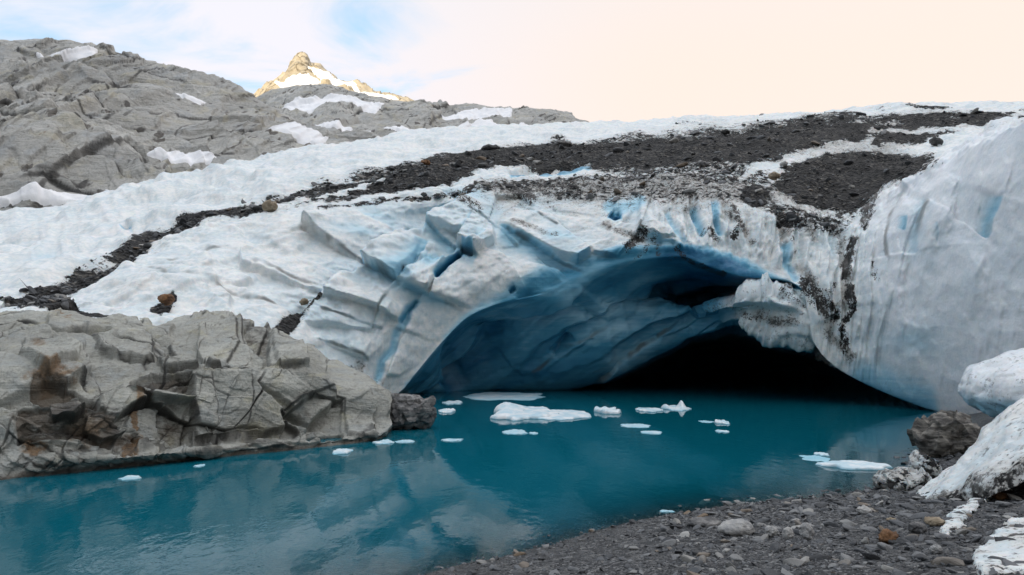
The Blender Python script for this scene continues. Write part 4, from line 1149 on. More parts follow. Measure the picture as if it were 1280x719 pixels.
def peak_disp(A, X, Y, seed):
    a1, k1 = joints(A, [((0.8, 0.3, 0.5), 40, 0.30, 5), ((-0.6, 0.5, 0.6), 34, 0.28, 4), ((0.3, 0.9, -0.2), 40, 0.2, 3)], seed)
    a2, k2 = joints(A, [((0.8, 0.3, 0.5), 14, 0.35, 1.2), ((-0.6, 0.5, 0.6), 12, 0.3, 1.2), ((0.3, 0.9, -0.2), 16, 0.2, 1)], seed + 5)
    a1 = blur(a1, 2)
    pin = 1 - 0.7 * gauss(np.broadcast_to(np.linspace(0, 1, A.shape[0])[:, None], A.shape[:2]) - 0.07, 0.06)
    d = (0.45 * a1 + 0.9 * a2 + 3 * fbm(A, 30, 4, seed + 2)) * pin
    k2 = k2 / 12
    return d, {'stain_shade': np.clip(fbm(A, 20, 3, seed + 3) * 0.7, 0, 1), 'crack': 0.7 * (1 - sstep(0.01, 0.1, k2)), 'rust': np.clip(fbm(A, 40, 3, seed + 4), 0, 1)}


pk, A3, n3_, X3, Y3, fl3 = hill('mountain_peak', [PKB, PKS, PKa, PKb], np.linspace(200, 680, 480), [8, 60, 50], M_PEAK, peak_disp, 261, None)
tag(pk, kind='structure')


def snow_patch(A, n, X, Y, fl_, poly, thick, label, soft=2.0, seed=0):
    jxx = X + 2.5 * fbm(A, np.abs(A[..., 1]).mean() * 0.03, 3, seed + 300); jyy = Y + 0.7 * fbm(A, np.abs(A[..., 1]).mean() * 0.02, 3, seed + 301)
    m = poly_mask(jxx, jyy, poly, soft)
    x0, x1 = min(p[0] for p in poly) - 14, max(p[0] for p in poly) + 14
    y0, y1 = min(p[1] for p in poly) - 9, max(p[1] for p in poly) + 9
    ok = (X > x0) & (X < x1) & (Y > y0) & (Y < y1) & (m > 0.02)
    nv, nu = X.shape
    qf = grid_faces(nv, nu, fl_)
    keep = ok.ravel()[qf].all(1)
    qf = qf[keep]
    if len(qf) < 4: return None
    # a smoothed skin over the rock, thick in the middle and pinched out at the rim
    S = A.copy()
    for _ in range(14):
        S[1:-1, 1:-1] = (S[1:-1, 1:-1] * 2 + S[:-2, 1:-1] + S[2:, 1:-1] + S[1:-1, :-2] + S[1:-1, 2:]) / 6
    lift = np.clip(((S - A) * n).sum(-1), 0, 0.6 * thick)
    V = (A + n * ((lift + 0.55 * thick) * m - 0.12 * thick)[..., None]).reshape(-1, 3)
    # keep the one connected sheet
    lab = np.full(nv * nu, -1); lab[np.unique(qf)] = np.unique(qf)
    for _ in range(600):
        mn = lab[qf].min(1)
        new = lab.copy()
        for c_ in range(4): np.minimum.at(new, qf[:, c_], mn)
        if (new == lab).all(): break
        lab = new
    vals, cnt = np.unique(lab[qf[:, 0]], return_counts=True)
    qf = qf[lab[qf[:, 0]] == vals[cnt.argmax()]]
    us = np.unique(qf)
    remap = np.full(nv * nu, -1); remap[us] = np.arange(len(us))
    o = link('snow_patch', mesh_np('snow_patch', V[us], remap[qf]), M_SNOW_FAR)
    tag(o, label, 'snow patch', 'snow patches on the far rocks')
    return o


sp_ = lambda *a, **k: snow_patch(A1, n1_, X1, Y1, fl1, *a, **k)
sp_([(46, 68), (75, 69), (122, 74), (118, 80), (85, 79), (56, 74)], 1.4, 'long snow strip just under the top of the left rocky hillside')
sp_([(208, 121), (225, 122), (256, 129), (252, 132), (226, 128)], 1.0, 'small thin snow streak high on the left rocky hillside', 1.2, 1)
sp_([(182, 180), (205, 175), (235, 174), (272, 182), (258, 186), (215, 185)], 1.2, 'lens-shaped snow patch in the middle of the left rocky hillside', 1.6, 2)
sp_([(-20, 246), (22, 243), (70, 236), (130, 237), (156, 242), (130, 250), (60, 252), (-20, 254)], 1.2, 'wide snow patch at the foot of the left hillside, beside the glacier edge', 2, 3)
sp_([(335, 166), (360, 165), (412, 177), (400, 181), (375, 176)], 1.2, 'broken snow streak low on the right end of the left hillside', 1.3, 4)
sq_ = lambda *a, **k: snow_patch(A2_, n2_, X2, Y2, fl2, *a, **k)
sq_([(352, 135), (372, 127), (420, 121), (480, 134), (470, 139), (425, 131), (400, 136), (375, 140)], 1.8, 'forked snowfield on the rocky ridge below the sunlit peak', 1.6, 5)
sq_([(378, 158), (420, 160), (464, 170), (455, 174), (420, 168)], 1.5, 'slanting snow strip on the lower slope below the sunlit peak', 1.6, 6)
sq_([(552, 147), (590, 140), (640, 141), (638, 145), (600, 146), (570, 151)], 1.5, 'narrow snow strip near the top of the right part of the ridge', 1.5, 7)
sq_([(545, 165), (600, 160), (700, 158), (706, 163), (600, 167)], 1.5, 'long low snow strip along the glacier edge under the ridge', 1.5, 8)
sq_([(474, 164), (490, 165), (520, 170), (508, 174), (488, 170)], 1.4, 'tiny snow scrap on the ridge between two rock slabs', 1.2, 9)
sk_ = lambda *a, **k: snow_patch(A3, n3_, X3, Y3, fl3, *a, **k)
sk_([(346, 107), (362, 100), (376, 94), (390, 97), (400, 104), (394, 110), (370, 112), (352, 111)], 3.5, 'bright snowfield on the face of the sunlit peak', 2, 10)
sk_([(384, 84), (400, 88), (418, 99), (445, 108), (440, 111), (410, 103), (392, 93)], 3, 'sunlit snow ramp descending the right shoulder of the peak', 1.5, 11)
sk_([(440, 113), (470, 117), (500, 126), (480, 127), (450, 120)], 3, 'sunlit snow strip on the long right crest of the peak', 1.5, 12)

# added unseen ridge behind the viewer, blocks sun and low skylight
SUN_ELEV = math.radians(16.0)
SUN_AZ = math.radians(24)          # the sun stands behind the viewer, to the left
mx = np.linspace(-4200, 4200, 160); my = np.linspace(-1500, -260, 60)
MX, MY = np.meshgrid(mx, my)
prof = np.clip(1 - np.abs(MY + 760) / 500, 0, 1) ** 0.8
MZ = -5 + (680 + 60 * fbm(np.stack([MX, MY * 0.2, MX * 0], -1), 700, 4, 400)) * prof
ridge = link('sun_blocker_ridge', mesh_np('sun_blocker_ridge', np.stack([MX, MY, MZ], -1), grid_faces(*MX.shape), {'stain_shade': MX * 0, 'crack': MX * 0, 'rust': MX * 0}), M_HILL)
tag(ridge, kind='structure')

# ------------------------------------------------------------------ shore, lake bed, water
SHORE = [(-60, -6), (-22, 2.5), (-12, 6.5), (-5, 9.6)] + [tuple(W(x, y)[:2]) for x, y in [(620, 699), (720, 671), (790, 652), (850, 640), (920, 631), (1000, 624), (1080, 615), (1118, 606), (1138, 590), (1150, 574)]] + [(16.5, 26.5), (19, 31), (23, 36), (40, 50)]


def shore_s(x, y):
    d, s, f = seg_dist(x, y, SHORE)
    return d * np.where(s < 0, -1, 1) * -1 * -1


_t = shore_s(np.array([0.0]), np.array([0.0]))[0]
SGN = 1 if _t > 0 else -1


def ground_z(x, y):
    s = shore_s(x, y) * SGN
    p3 = np.stack([x, y, np.zeros_like(x)], -1)
    s = s + 0.22 * fbm(p3, 1.3, 3, 501)
    z = np.where(s > 0, 0.155 * s + 0.004 * s * s, 0.13 * s)
    z = z + 0.05 * fbm(p3, 0.9, 3, 502) * sstep(0, 1, s)
    z = z + 0.035 * np.clip(x - 6, 0, 30) * sstep(0.2, 4, s)
    return np.clip(z, -2.6, 3.4)


xs = np.concatenate([np.linspace(-60, -3, 60, endpoint=False), np.linspace(-3, 17, 420, endpoint=False), np.linspace(17, 60, 50)])
ys = np.concatenate([np.linspace(-40, 6, 30, endpoint=False), np.linspace(6, 27, 430, endpoint=False), np.linspace(27, 60, 40)])
XX, YY = np.meshgrid(xs, ys)
ZZ = ground_z(XX, YY)
bank = link('gravel_bank', mesh_np('gravel_bank', np.stack([XX, YY, ZZ], -1), grid_faces(*XX.shape), {'wet': np.maximum(1 - sstep(0.02, 0.16, ZZ), 0.9 * sstep(7.6, 9.2, XX + 0.5 * fbm(np.stack([XX, YY, XX * 0], -1), 1.5, 3, 505)))}), M_GRAVEL)
tag(bank, kind='structure')
gr = 6000
gx = np.array([-gr, gr, gr, -gr]); gy = np.array([-gr, -gr, gr, gr])
ground = link('ground', mesh_np('ground', np.stack([gx, gy, np.full(4, -3.0)], -1), np.array([[0, 1, 2, 3]]), {'wet': np.ones(4)}), M_GRAVEL)
tag(ground, kind='structure')
xs = np.concatenate([np.linspace(-90, -14, 50, endpoint=False), np.linspace(-14, 18, 240, endpoint=False), np.linspace(18, 90, 50)])
ys = np.concatenate([np.linspace(-10, 6, 20, endpoint=False), np.linspace(6, 28, 200, endpoint=False), np.linspace(28, 110, 80)])
XX, YY = np.meshgrid(xs, ys)
dep = np.clip(-ground_z(XX, YY), 0, 3)
lake = link('lake_water', mesh_np('lake_water', np.stack([XX, YY, XX * 0], -1), grid_faces(*XX.shape), {'depth': dep}), M_WATER)
tag(lake, kind='structure')

# ------------------------------------------------------------------ ice floes


def floe(px0, px1, py0, py1, label, hgt=0.18, seed=0, wfrac=None, spike=None, thin=False):
    """a floating piece: waterline at py1, its far edge near py0"""
    cx, cy = (px0 + px1) / 2, (py0 + py1) / 2
    near = W(cx, py1)
    d = near[1]
    wid = (px1 - px0) / F * d
    far_y = wd(cx, py0 + hgt * F / d * 0.8)
    ln = max(0.4 * wid, min(abs(far_y - d), 2.2 * wid)) if far_y > d else 0.4 * wid
    hgt = hgt * 0.52
    nr, na = 22, 72
    a = np.linspace(0, 2 * np.pi, na, endpoint=False)
    ca_, sa_ = np.cos(a), np.sin(a)
    e = np.stack([ca_ * 1.4 + seed * 5.1, sa_ * 1.4, np.full(na, seed * 3.3)], -1)
    rad = 1 + 0.55 * fbm(e, 1.0, 3, 600 + seed)
    rad /= max(np.abs(rad * ca_).max(), 1e-3)
    rr = np.concatenate([np.linspace(0.02, 0.86, 14), [0.92, 0.96, 0.99, 1.0, 1.02, 1.0, 0.9, 0.7]])
    zz = np.concatenate([np.ones(14), [0.92, 0.8, 0.58, 0.3, -0.05, -0.4, -0.9, -1.2]])
    Vx = rr[:, None] * rad * ca_ * wid / 2
    Vy = rr[:, None] * rad * sa_ * ln / 2
    p3 = np.stack([Vx, Vy, np.full(Vx.shape, seed * 2.7)], -1)
    th = hgt * (0.75 + 0.9 * fbm(p3, max(wid * 0.3, 0.12), 4, 620 + seed))
    th = np.clip(th, 0.25 * hgt, 2.2 * hgt)
    if spike:
        for sx, sy_, sr, shh in spike:
            th = th + shh * np.exp(-(((Vx / wid - sx) / sr) ** 2 + ((Vy / ln - sy_) / (sr * 1.6)) ** 2))
    Vz = np.where(zz[:, None] > 0, zz[:, None] * th, zz[:, None] * 0.35 * max(hgt, 0.1))
    V = np.stack([Vx, Vy, Vz], -1)
    r_, c_ = np.meshgrid(np.arange(21), np.arange(na), indexing='ij')
    c2_ = (c_ + 1) % na
    qf = np.stack([r_ * na + c_, r_ * na + c2_, (r_ + 1) * na + c2_, (r_ + 1) * na + c_], -1).reshape(-1, 4)[:, ::-1]
    o = link('ice_floe', mesh_np('ice_floe', V, qf), M_FLOE)
    o.location = (near[0], d + ln / 2, 0.0)
    tag(o, label, 'ice floe', 'ice floes drifting on the lake')
    return o


floe(612, 700, 499, 528, 'thick white floe, the largest on the lake, at the mouth of the cave', 0.42, 1, spike=[(-0.25, 0.1, 0.2, 0.35)])
floe(655, 750, 508, 526, 'long tapering white floe joined to the right side of the largest floe', 0.26, 2)
floe(575, 690, 489, 501, 'flat pale blue ice sheet behind the largest floe, under the blue cave wall', 0.10, 3)
floe(745, 780, 504, 519, 'chunky white ice block just right of the largest floe', 0.42, 4)
floe(796, 834, 507, 516, 'flat white floe in front of the black cave mouth, left of the spiked one', 0.2, 5)
floe(834, 871, 505, 514, 'white floe with a raised spike in front of the black cave mouth', 0.14, 6, spike=[(0.2, 0, 0.1, 0.42), (-0.35, 0, 0.12, 0.2)])
floe(779, 818, 528, 535, 'thin broken floe, the upper of two below the cave mouth blocks', 0.08, 7)
floe(804, 832, 537, 543, 'thin slim floe, the lower of two below the cave mouth blocks', 0.07, 8)
floe(898, 918, 522, 531, 'small domed white floe floating by itself right of centre', 0.22, 9)
floe(898, 915, 536, 541, 'small flat scrap floating just in front of the small domed floe', 0.09, 10)
floe(876, 897, 525, 529, 'thin sliver of ice left of the small domed floe', 0.03, 21)
floe(625, 660, 535, 544, 'flat cracked floe in front of the largest floe', 0.09, 11)
floe(661, 674, 539, 543, 'tiny ice scrap right of the flat cracked floe', 0.07, 12)
floe(550, 578, 547, 552, 'narrow white floe on open water right of the dark boulder', 0.07, 13)
floe(462, 491, 548, 556, 'white floe close to the right tip of the bedrock outcrop', 0.10, 14)
floe(491, 517, 549, 554, 'thin white floe next to the outcrop tip, below the dark boulder', 0.06, 15)
floe(411, 435, 558, 568, 'small white floe beside the low rock shelf of the outcrop', 0.14, 16)
floe(142, 172, 592, 601, 'white floe floating under the stained left end of the outcrop', 0.10, 17)
floe(240, 252, 579, 584, 'tiny ice scrap below the middle of the bedrock shelf', 0.06, 18)
floe(545, 568, 508, 517, 'ice piece drifting against the tip of the dark boulder', 0.24, 19)
floe(550, 578, 499, 506, 'bluish ice piece floating behind the tip of the dark boulder', 0.14, 22)
floe(1040, 1129, 570, 589, 'long dirty grey-white ice slab near the right shore', 0.22, 20)
floe(1024, 1042, 563, 571, 'small white ice lump at the left end of the long grey-white slab', 0.14, 23)
floe(1012, 1050, 568, 578, 'barely floating bluish shelf left of the long grey-white slab', 0.02, 24)
floe(826, 845, 636, 641, 'ice scrap stranded at the edge of the gravel bank', 0.06, 25)

# ------------------------------------------------------------------ shore boulders
M_DARKROCK = mat_plain_stone('dark_slate', (0.07, 0.07, 0.072), (0.26, 0.25, 0.24), 0.6, 0.5)
M_BAND = mat_plain_stone('banded_rock', (0.055, 0.05, 0.045), (0.24, 0.22, 0.19), 0.55, 0.7)
M_TAN = mat_plain_stone('tan_stone', (0.24, 0.19, 0.13), (0.36, 0.30, 0.22))
M_PALE = mat_plain_stone('pale_stone', (0.26, 0.26, 0.26), (0.42, 0.41, 0.39))
M_RUST = mat_plain_stone('rusty_stone', (0.10, 0.05, 0.025), (0.24, 0.12, 0.05))
M_DARK = mat_plain_stone('black_stone', (0.03, 0.03, 0.031), (0.09, 0.088, 0.085))
M_DIRTICE = mat_snow('dirty_ice', 0.75)


DIRTY = lambda p, cr: {'debris': 0.30 + 0.35 * sstep(-0.1, 0.5, fbm(p, 0.6, 3, 730)), 'dirt': np.full(len(p), 0.9), 'blue': np.zeros(len(p)), 'clean': np.zeros(len(p)), 'seam': 0.6 * cr, 'smear': np.full(len(p), 0.3)}


def boulder(px, py, wpx, hpx, mat, label, d=None, seed=1, name='boulder', cat='boulder', deep=0.8, rotz=0.2, sub=4, fac=0.5, amp=0.3, group=None, on=None):
    """a boulder whose visible silhouette is wpx by hpx around (px, py)"""
    if d is None:
        b = W(px, py + hpx / 2, 0.0); d = float(b[1])
    if on is not None:
        d = float(on(px, py + hpx * 0.4))
    c_ = P(px, py, d)
    rx, rz = wpx / F * d / 2 * 0.92, hpx / F * d / 2 * 0.95
    o = lump_obj(name, c_, (rx, rx * deep, rz), mat, seed, extra=DIRTY if mat is M_ICE else None, sub=sub, fac=fac, amp=amp, rotz=0.0)
    return tag(o, label, cat, group)


boulder(511, 514, 74, 46, M_DARKROCK, 'dark grey slate boulder at the waterline past the right tip of the pale outcrop', d=31.5, seed=31, sub=6, fac=0.6, deep=0.7)
boulder(1190, 548, 96, 66, M_BAND, 'big dark banded boulder under the snow bulge at the right shore', d=23.5, seed=37, sub=6, fac=0.5, deep=0.8)
boulder(1130, 604, 74, 34, M_ICE, 'dirty ice lump lying on the shore left of the snow bank', d=18.2, seed=41, name='ice_lump', cat='ice lump', sub=5, fac=0.5, amp=0.5)
boulder(1155, 588, 40, 32, M_ICE, 'upper dirty ice block leaning against the banded boulder', d=19.0, seed=43, name='ice_lump', cat='ice lump', sub=5, fac=0.6)

# snow bank at the right edge
K0 = [(1128, 648, 15.6), (1165, 640, 14.6), (1200, 624, 14.0), (1230, 606, 13.6), (1258, 592, 13.2), (1400, 545, 12.4), (1650, 560, 11.5)]
K1 = [(1126, 640, 15.9), (1165, 622, 15.4), (1200, 596, 15.2), (1230, 570, 15.0), (1258, 548, 14.8), (1400, 490, 14.2), (1650, 520, 13)]
K2 = [(1128, 630, 16.4), (1165, 600, 16.8), (1200, 567, 17.2), (1230, 538, 17.4), (1258, 510, 17.5), (1400, 430, 17.0), (1650, 470, 16)]
K3 = [(1132, 640, 17.2), (1170, 615, 18.5), (1205, 590, 19.5), (1232, 565, 20.0), (1262, 540, 20.5), (1400, 480, 21), (1650, 490, 20)]
K4 = [(1134, 660, 17.5), (1172, 650, 19), (1207, 640, 20.5), (1235, 630, 21.5), (1264, 620, 22.5), (1400, 600, 24), (1650, 560, 23)]
K00 = [(p[0], p[1] + 22, p[2] * 0.99) for p in K0]
kt = np.array([k[0] for k in K0])
KR = [[(p[0], p[1], p[2], float(kt[i])) for i, p in enumerate(k)] for k in (K00, K0, K1, K2, K3, K4)]
kv = vsamples([6, 45, 50, 20, 12])
KX, KY, KD = patch(KR, np.concatenate([np.linspace(1128, 1400, 260, endpoint=False), np.linspace(1400, 1650, 40)]), kv)
KP = P(KX, KY, KD); KN = normals(KP)
kf = np.median((KN * (np.array([0, 0, CAMZ]) - KP)).sum(-1)[10:80]) < 0
if kf: KN = -KN
kd = 0.34 * fbm(KP, 2.2, 4, 701) + 0.07 * fbm(KP, 0.5, 4, 702)
KV = np.broadcast_to(kv[:, None], KX.shape)
kdeb = np.clip(1.15 * (1 - sstep(0.9, 1.75, KV + 0.9 * fbm(KP, 1.0, 4, 703))), 0, 1)
kat = {'debris': 0.40 * kdeb, 'dirt': 0.5 + 0.5 * kdeb, 'blue': KX * 0, 'clean': KX * 0, 'seam': KX * 0, 'smear': np.maximum(0.62 * kdeb, 0.40 * sstep(0.0, 0.7, fbm(KP, 1.3, 4, 704)))}
sb = link('snow_bank', mesh_np('snow_bank', KP + KN * kd[..., None], grid_faces(*KX.shape, flip=bool(kf)), kat), M_ICE)
tag(sb, 'smooth white snow bank sloping down to the gravel at the right edge', 'snow bank')


# thin snow strips left on the gravel
def drape(name, poly, label, thick=0.05, seed=0):
    xs_ = np.linspace(min(p[0] for p in poly) - 6, max(p[0] for p in poly) + 6, 90)
    ys_ = np.linspace(min(p[1] for p in poly) - 6, max(p[1] for p in poly) + 6, 90)
    a, b = np.meshgrid(xs_, ys_)
    # walk each sight line down to the gravel
    z = np.zeros(a.shape)
    for _ in range(25):
        p = W(a, b, z); z = 0.5 * z + 0.5 * ground_z(p[..., 0], p[..., 1])
    p = W(a, b, z)
    jm = poly_mask(a + 16 * fbm(p, 0.6, 5, 720 + seed, 0.65), b + 12 * fbm(p + 9, 0.5, 5, 721 + seed, 0.65), poly, 4)
    q = p.copy(); q[..., 2] += thick * 2 * (jm - 0.3) + 0.03 * fbm(p, 0.25, 3, 722) * jm
    qf = grid_faces(90, 90); keep = (jm > 0.1).ravel()[qf].all(1); qf = qf[keep]
    us = np.unique(qf); rm = np.full(8100, -1); rm[us] = np.arange(len(us))
    je = jm.ravel()[us]
    me = mesh_np(name, q.reshape(-1, 3)[us], rm[qf][:, ::-1], {'debris': 0.75 * (1 - sstep(0.15, 0.8, je)), 'dirt': 0.9 - 0.35 * je, 'blue': je * 0, 'clean': je * 0, 'seam': je * 0, 'smear': 0.35 + 0.25 * (1 - je)})
    return tag(link(name, me, M_ICE), label, 'snow strip')




drape('snow_strip', [(1168, 668), (1195, 640), (1232, 615), (1240, 620), (1205, 652), (1180, 672)], 'thin tongue of snow across the dark gravel below the snow bank', seed=1)
drape('snow_strip', [(1215, 700), (1240, 672), (1265, 655), (1300, 650), (1300, 719), (1225, 719)], 'snow patch in the bottom right corner of the gravel bank', seed=2)

# ------------------------------------------------------------------ loose stones
def stone_mesh(seed, flat=0.5):
    rg = np.random.default_rng(seed)
    pts = rg.normal(size=(18, 3)); pts /= np.linalg.norm(pts, axis=1)[:, None]
    pts *= np.array([1.0, rg.uniform(0.55, 0.9), rg.uniform(0.35, flat)])
    bm = bmesh.new()
    for p_ in pts: bm.verts.new(p_)
    r_ = bmesh.ops.convex_hull(bm, input=bm.verts)
    bmesh.ops.delete(bm, geom=[e for e in r_['geom_interior'] if isinstance(e, bmesh.types.BMVert)], context='VERTS')
    bmesh.ops.dissolve_limit(bm, angle_limit=0.2, verts=bm.verts, edges=bm.edges)
    bmesh.ops.bevel(bm, geom=list(bm.edges), offset=0.07, segments=1, affect='EDGES')
    bmesh.ops.triangulate(bm, faces=bm.faces)
    bm.verts.ensure_lookup_table(); bm.verts.index_update()
    V = np.array([v.co[:] for v in bm.verts]); Fc = np.array([[v.index for v in f.verts] for f in bm.faces])
    bm.free()
    return V, Fc


def simple_stone(seed, flat=0.48):
    rg = np.random.default_rng(seed)
    pts = rg.normal(size=(11, 3)); pts /= np.linalg.norm(pts, axis=1)[:, None]
    pts *= np.array([1.0, rg.uniform(0.55, 0.9), rg.uniform(0.35, flat)])
    bm = bmesh.new()
    for p_ in pts: bm.verts.new(p_)
    bmesh.ops.convex_hull(bm, input=bm.verts)
    bmesh.ops.delete(bm, geom=[v for v in bm.verts if not v.link_faces], context='VERTS')
    bmesh.ops.triangulate(bm, faces=bm.faces)
    bm.verts.ensure_lookup_table(); bm.verts.index_update()
    V = np.array([v.co[:] for v in bm.verts]); Fc = np.array([[v.index for v in f.verts] for f in bm.faces])
    bm.free()
    return V, Fc


SIMPLE = [simple_stone(800 + i) for i in range(12)]
FINE = [stone_mesh(830 + i) for i in range(12)]
FINE_ME = []
for i, (v_, f_) in enumerate(FINE):
    me = mesh_np('stone', v_, f_, smooth=False); me.materials.append(M_STONE); FINE_ME.append(me)


def rotm(yaw, tx, ty):
    cz, sz = math.cos(yaw), math.sin(yaw)
    Rz = np.array([[cz, -sz, 0], [sz, cz, 0], [0, 0, 1]])
    Rx = np.array([[1, 0, 0], [0, math.cos(tx), -math.sin(tx)], [0, math.sin(tx), math.cos(tx)]])
    Ry = np.array([[math.cos(ty), 0, math.sin(ty)], [0, 1, 0], [-math.sin(ty), 0, math.cos(ty)]])
    return Rz @ Rx @ Ry


def stone_mass(name, pts, sizes, tints, rg, sink=0.2, tilt=0.3):
    Vs, Fs, Ts = [], [], []; o = 0
    for p_, s_, t_ in zip(pts, sizes, tints):
        v, f = SIMPLE[rg.integers(12)]
        v = (v * s_) @ rotm(rg.uniform(0, 6.28), rg.normal(0, tilt), rg.normal(0, tilt)).T
        v = v + p_ + np.array([0, 0, s_ * sink])
        Vs.append(v); Fs.append(f + o); Ts.append(np.full(len(v), t_)); o += len(v)
    me = mesh_np(name, np.concatenate(Vs), np.concatenate(Fs), {'tint': np.concatenate(Ts)}, smooth=False)
    ob = link(name, me, M_STONE_MASS)
    return tag(ob, kind='stuff')


PROTO = {}


def place_stone(p_, s_, rg, label, group, name):
    k = int(rg.integers(12))
    key = (name, k)
    if key not in PROTO:
        ob = bpy.data.objects.new(name, FINE_ME[k]); PROTO[key] = ob
    else:
        ob = PROTO[key].copy()
    C.objects.link(ob)
    ob.location = p_ + np.array([0, 0, s_ * 0.05])
    ob.scale = (s_, s_ * rg.uniform(0.75, 1.0), s_ * rg.uniform(0.7, 1.1))
    ob.rotation_euler = (rg.normal(0, 0.3), rg.normal(0, 0.3), rg.uniform(0, 6.28))
    return tag(ob, label, 'stone', group)


# on the moraine
rg = np.random.default_rng(91)
okm = (deb > 0.35) & (GX > -60) & (GX < 1290) & (VV > 1.6) & (VV < 6.2)
idx = np.flatnonzero(okm.ravel())
Pm = G2.reshape(-1, 3)[idx]; wgt = deb.ravel()[idx]
pick = rg.choice(len(idx), 9000, p=wgt / wgt.sum())
sz = 0.045 + 0.075 * rg.pareto(2.2, 9000); sz = np.clip(sz, 0.045, 0.55) * np.clip(Pm[pick, 1] / 60, 0.7, 1.4)
pos = Pm[pick] + rg.normal(0, 0.06, (9000, 3)) * np.array([1, 1, 0])
show = sz / pos[:, 1]
order = np.argsort(-show)
big = order[:280]; rest = order[280:]
stone_mass('moraine_rubble', pos[rest], sz[rest], 0.62 * rg.beta(0.9, 2.4, len(rest)), rg, tilt=0.4, sink=0.0)
for i in big:
    px_, py_ = project(pos[i])
    if px_ < 240: place = 'in the rubble band at the left end of the glacier'
    elif px_ < 480: place = 'in the narrow rubble band slanting up the left glacier slope'
    elif px_ < 700: place = 'in the rubble band crossing the middle of the glacier'
    elif px_ < 960: place = 'in the broad black rubble above the cave arch' if py_ > 195 else 'at the upper edge of the rubble above the cave arch'
    else: place = 'in the dark rubble hollow right of the cave arch' if py_ > 190 else 'in the far rubble along the right glacier skyline'
    place_stone(pos[i], sz[i] * 1.15, rg, 'broken stone ' + place, 'stones of the moraine band', 'moraine_stone')


def on_ice(px, py):
    dd = (GX - px) ** 2 + (GY - py) ** 2 + 1e6 * (VV > 7) + 1e6 * (VV < 1)
    return G2[np.unravel_index(np.argmin(dd), GX.shape)][1] - 0.3


gb = 'large boulders on the glacier'
boulder(613, 186, 26, 10, M_DARK, 'flat dark slab lying on white snow above the rubble band', on=on_ice, seed=51, group=gb)
boulder(532, 204, 14, 8, M_RUST, 'brown block at the upper edge of the rubble band, left of the flat dark slab', on=on_ice, seed=52, group=gb)
boulder(338, 258, 20, 15, M_TAN, 'tan angular boulder in the narrow rubble band on the left slope', on=on_ice, seed=53, group=gb)
boulder(953, 145, 9, 6, M_PALE, 'small lone boulder on the snowy skyline of the glacier', on=on_ice, seed=54, group=gb)
boulder(703, 181, 26, 9, M_DARKROCK, 'grey slab where the rubble widens above the arch', on=on_ice, seed=55, group=gb)
boulder(208, 374, 20, 13, M_RUST, 'rust brown boulder on a dirt pile on the low left ice slope', on=on_ice, seed=56, group=gb)
boulder(380, 377, 12, 9, M_TAN, 'tan stone at the top of the dirt streak beside the outcrop', on=on_ice, seed=57, group=gb)
boulder(968, 220, 15, 10, M_TAN, 'pale tan block at the left edge of the dark rubble hollow', on=on_ice, seed=58, group=gb)
boulder(877, 206, 20, 10, M_DARKROCK, 'grey boulder in the middle of the broad rubble above the arch', on=on_ice, seed=59, group=gb)
boulder(980, 205, 10, 7, M_PALE, 'pale grey block just above the dark rubble hollow', on=on_ice, seed=60, group=gb)
boulder(1022, 152, 16, 6, M_DARK, 'dark block at the skyline edge of the right rubble', on=on_ice, seed=61, group=gb)
boulder(1170, 177, 16, 10, M_DARK, 'dark block on the snowy slope behind the right ice lobe', on=on_ice, seed=62, group=gb)
boulder(907, 165, 12, 6, M_DARK, 'dark block on the snow edge above the broad rubble', on=on_ice, seed=63, group=gb)
boulder(574, 202, 9, 6, M_DARK, 'small dark stone on the snow between the brown block and the flat slab', on=on_ice, seed=64, group=gb)
boulder(530, 243, 8, 5, M_DARK, 'small dark stone on the thin dirt line below the rubble band', on=on_ice, seed=65, group=gb)

# on the gravel bank
rg = np.random.default_rng(92)
nb_ = 26000
bx_ = rg.uniform(-4, 17, 110000); by_ = rg.uniform(6.5, 27, 110000)
bz_ = ground_z(bx_, by_)
ppx, ppy = project(np.stack([bx_, by_, bz_], -1))
keep = (bz_ > -0.12) & (ppx > 520) & (ppx < 1330) & (ppy < 740) & (bz_ < 2.9)
# thin out far ones a little
bx_, by_, bz_, ppx, ppy = [a[keep] for a in (bx_, by_, bz_, ppx, ppy)]
sel = rg.permutation(len(bx_))[:nb_]
pos = np.stack([bx_, by_, bz_], -1)[sel]; ppx, ppy = ppx[sel], ppy[sel]
sz = np.clip(0.016 + 0.021 * rg.pareto(2.3, len(sel)), 0.014, 0.17)
sz *= np.where(ppx > 820, 1.15, 0.75)
show = sz / pos[:, 1]
order = np.argsort(-show)
inside_f = (ppx > 0) & (ppx < 1275) & (ppy < 715)
big = [i for i in order if inside_f[i]][:290]
rest = np.setdiff1d(order, big)
tn = 0.9 * rg.beta(1.0, 1.6, len(sel)) * np.where(ppx > 1090, 0.62, 1.0)
stone_mass('bank_pebbles', pos[rest], sz[rest], tn[rest], rg, sink=0.05)
for i in big:
    if ppx[i] < 800: place = 'on the fine gravel at the left point of the bank'
    elif ppx[i] < 1000: place = 'on the gravel bank between water and camera'
    elif ppx[i] < 1110: place = 'on the gravel bank below the dirty ice lump'
    else: place = 'on the dark rubble below the snow bank'
    edge = 'wet stone at the waterline ' if pos[i][2] < 0.07 else 'loose grey stone '
    place_stone(pos[i], sz[i], rg, edge + place, 'stones of the gravel bank', 'bank_stone')


def on_bank(px, py):
    z = 0.0
    for _ in range(40):
        p = W(px, py, z); z = 0.5 * z + 0.5 * float(ground_z(np.array([p[0]]), np.array([p[1]]))[0])
    return W(px, py, z)[1]


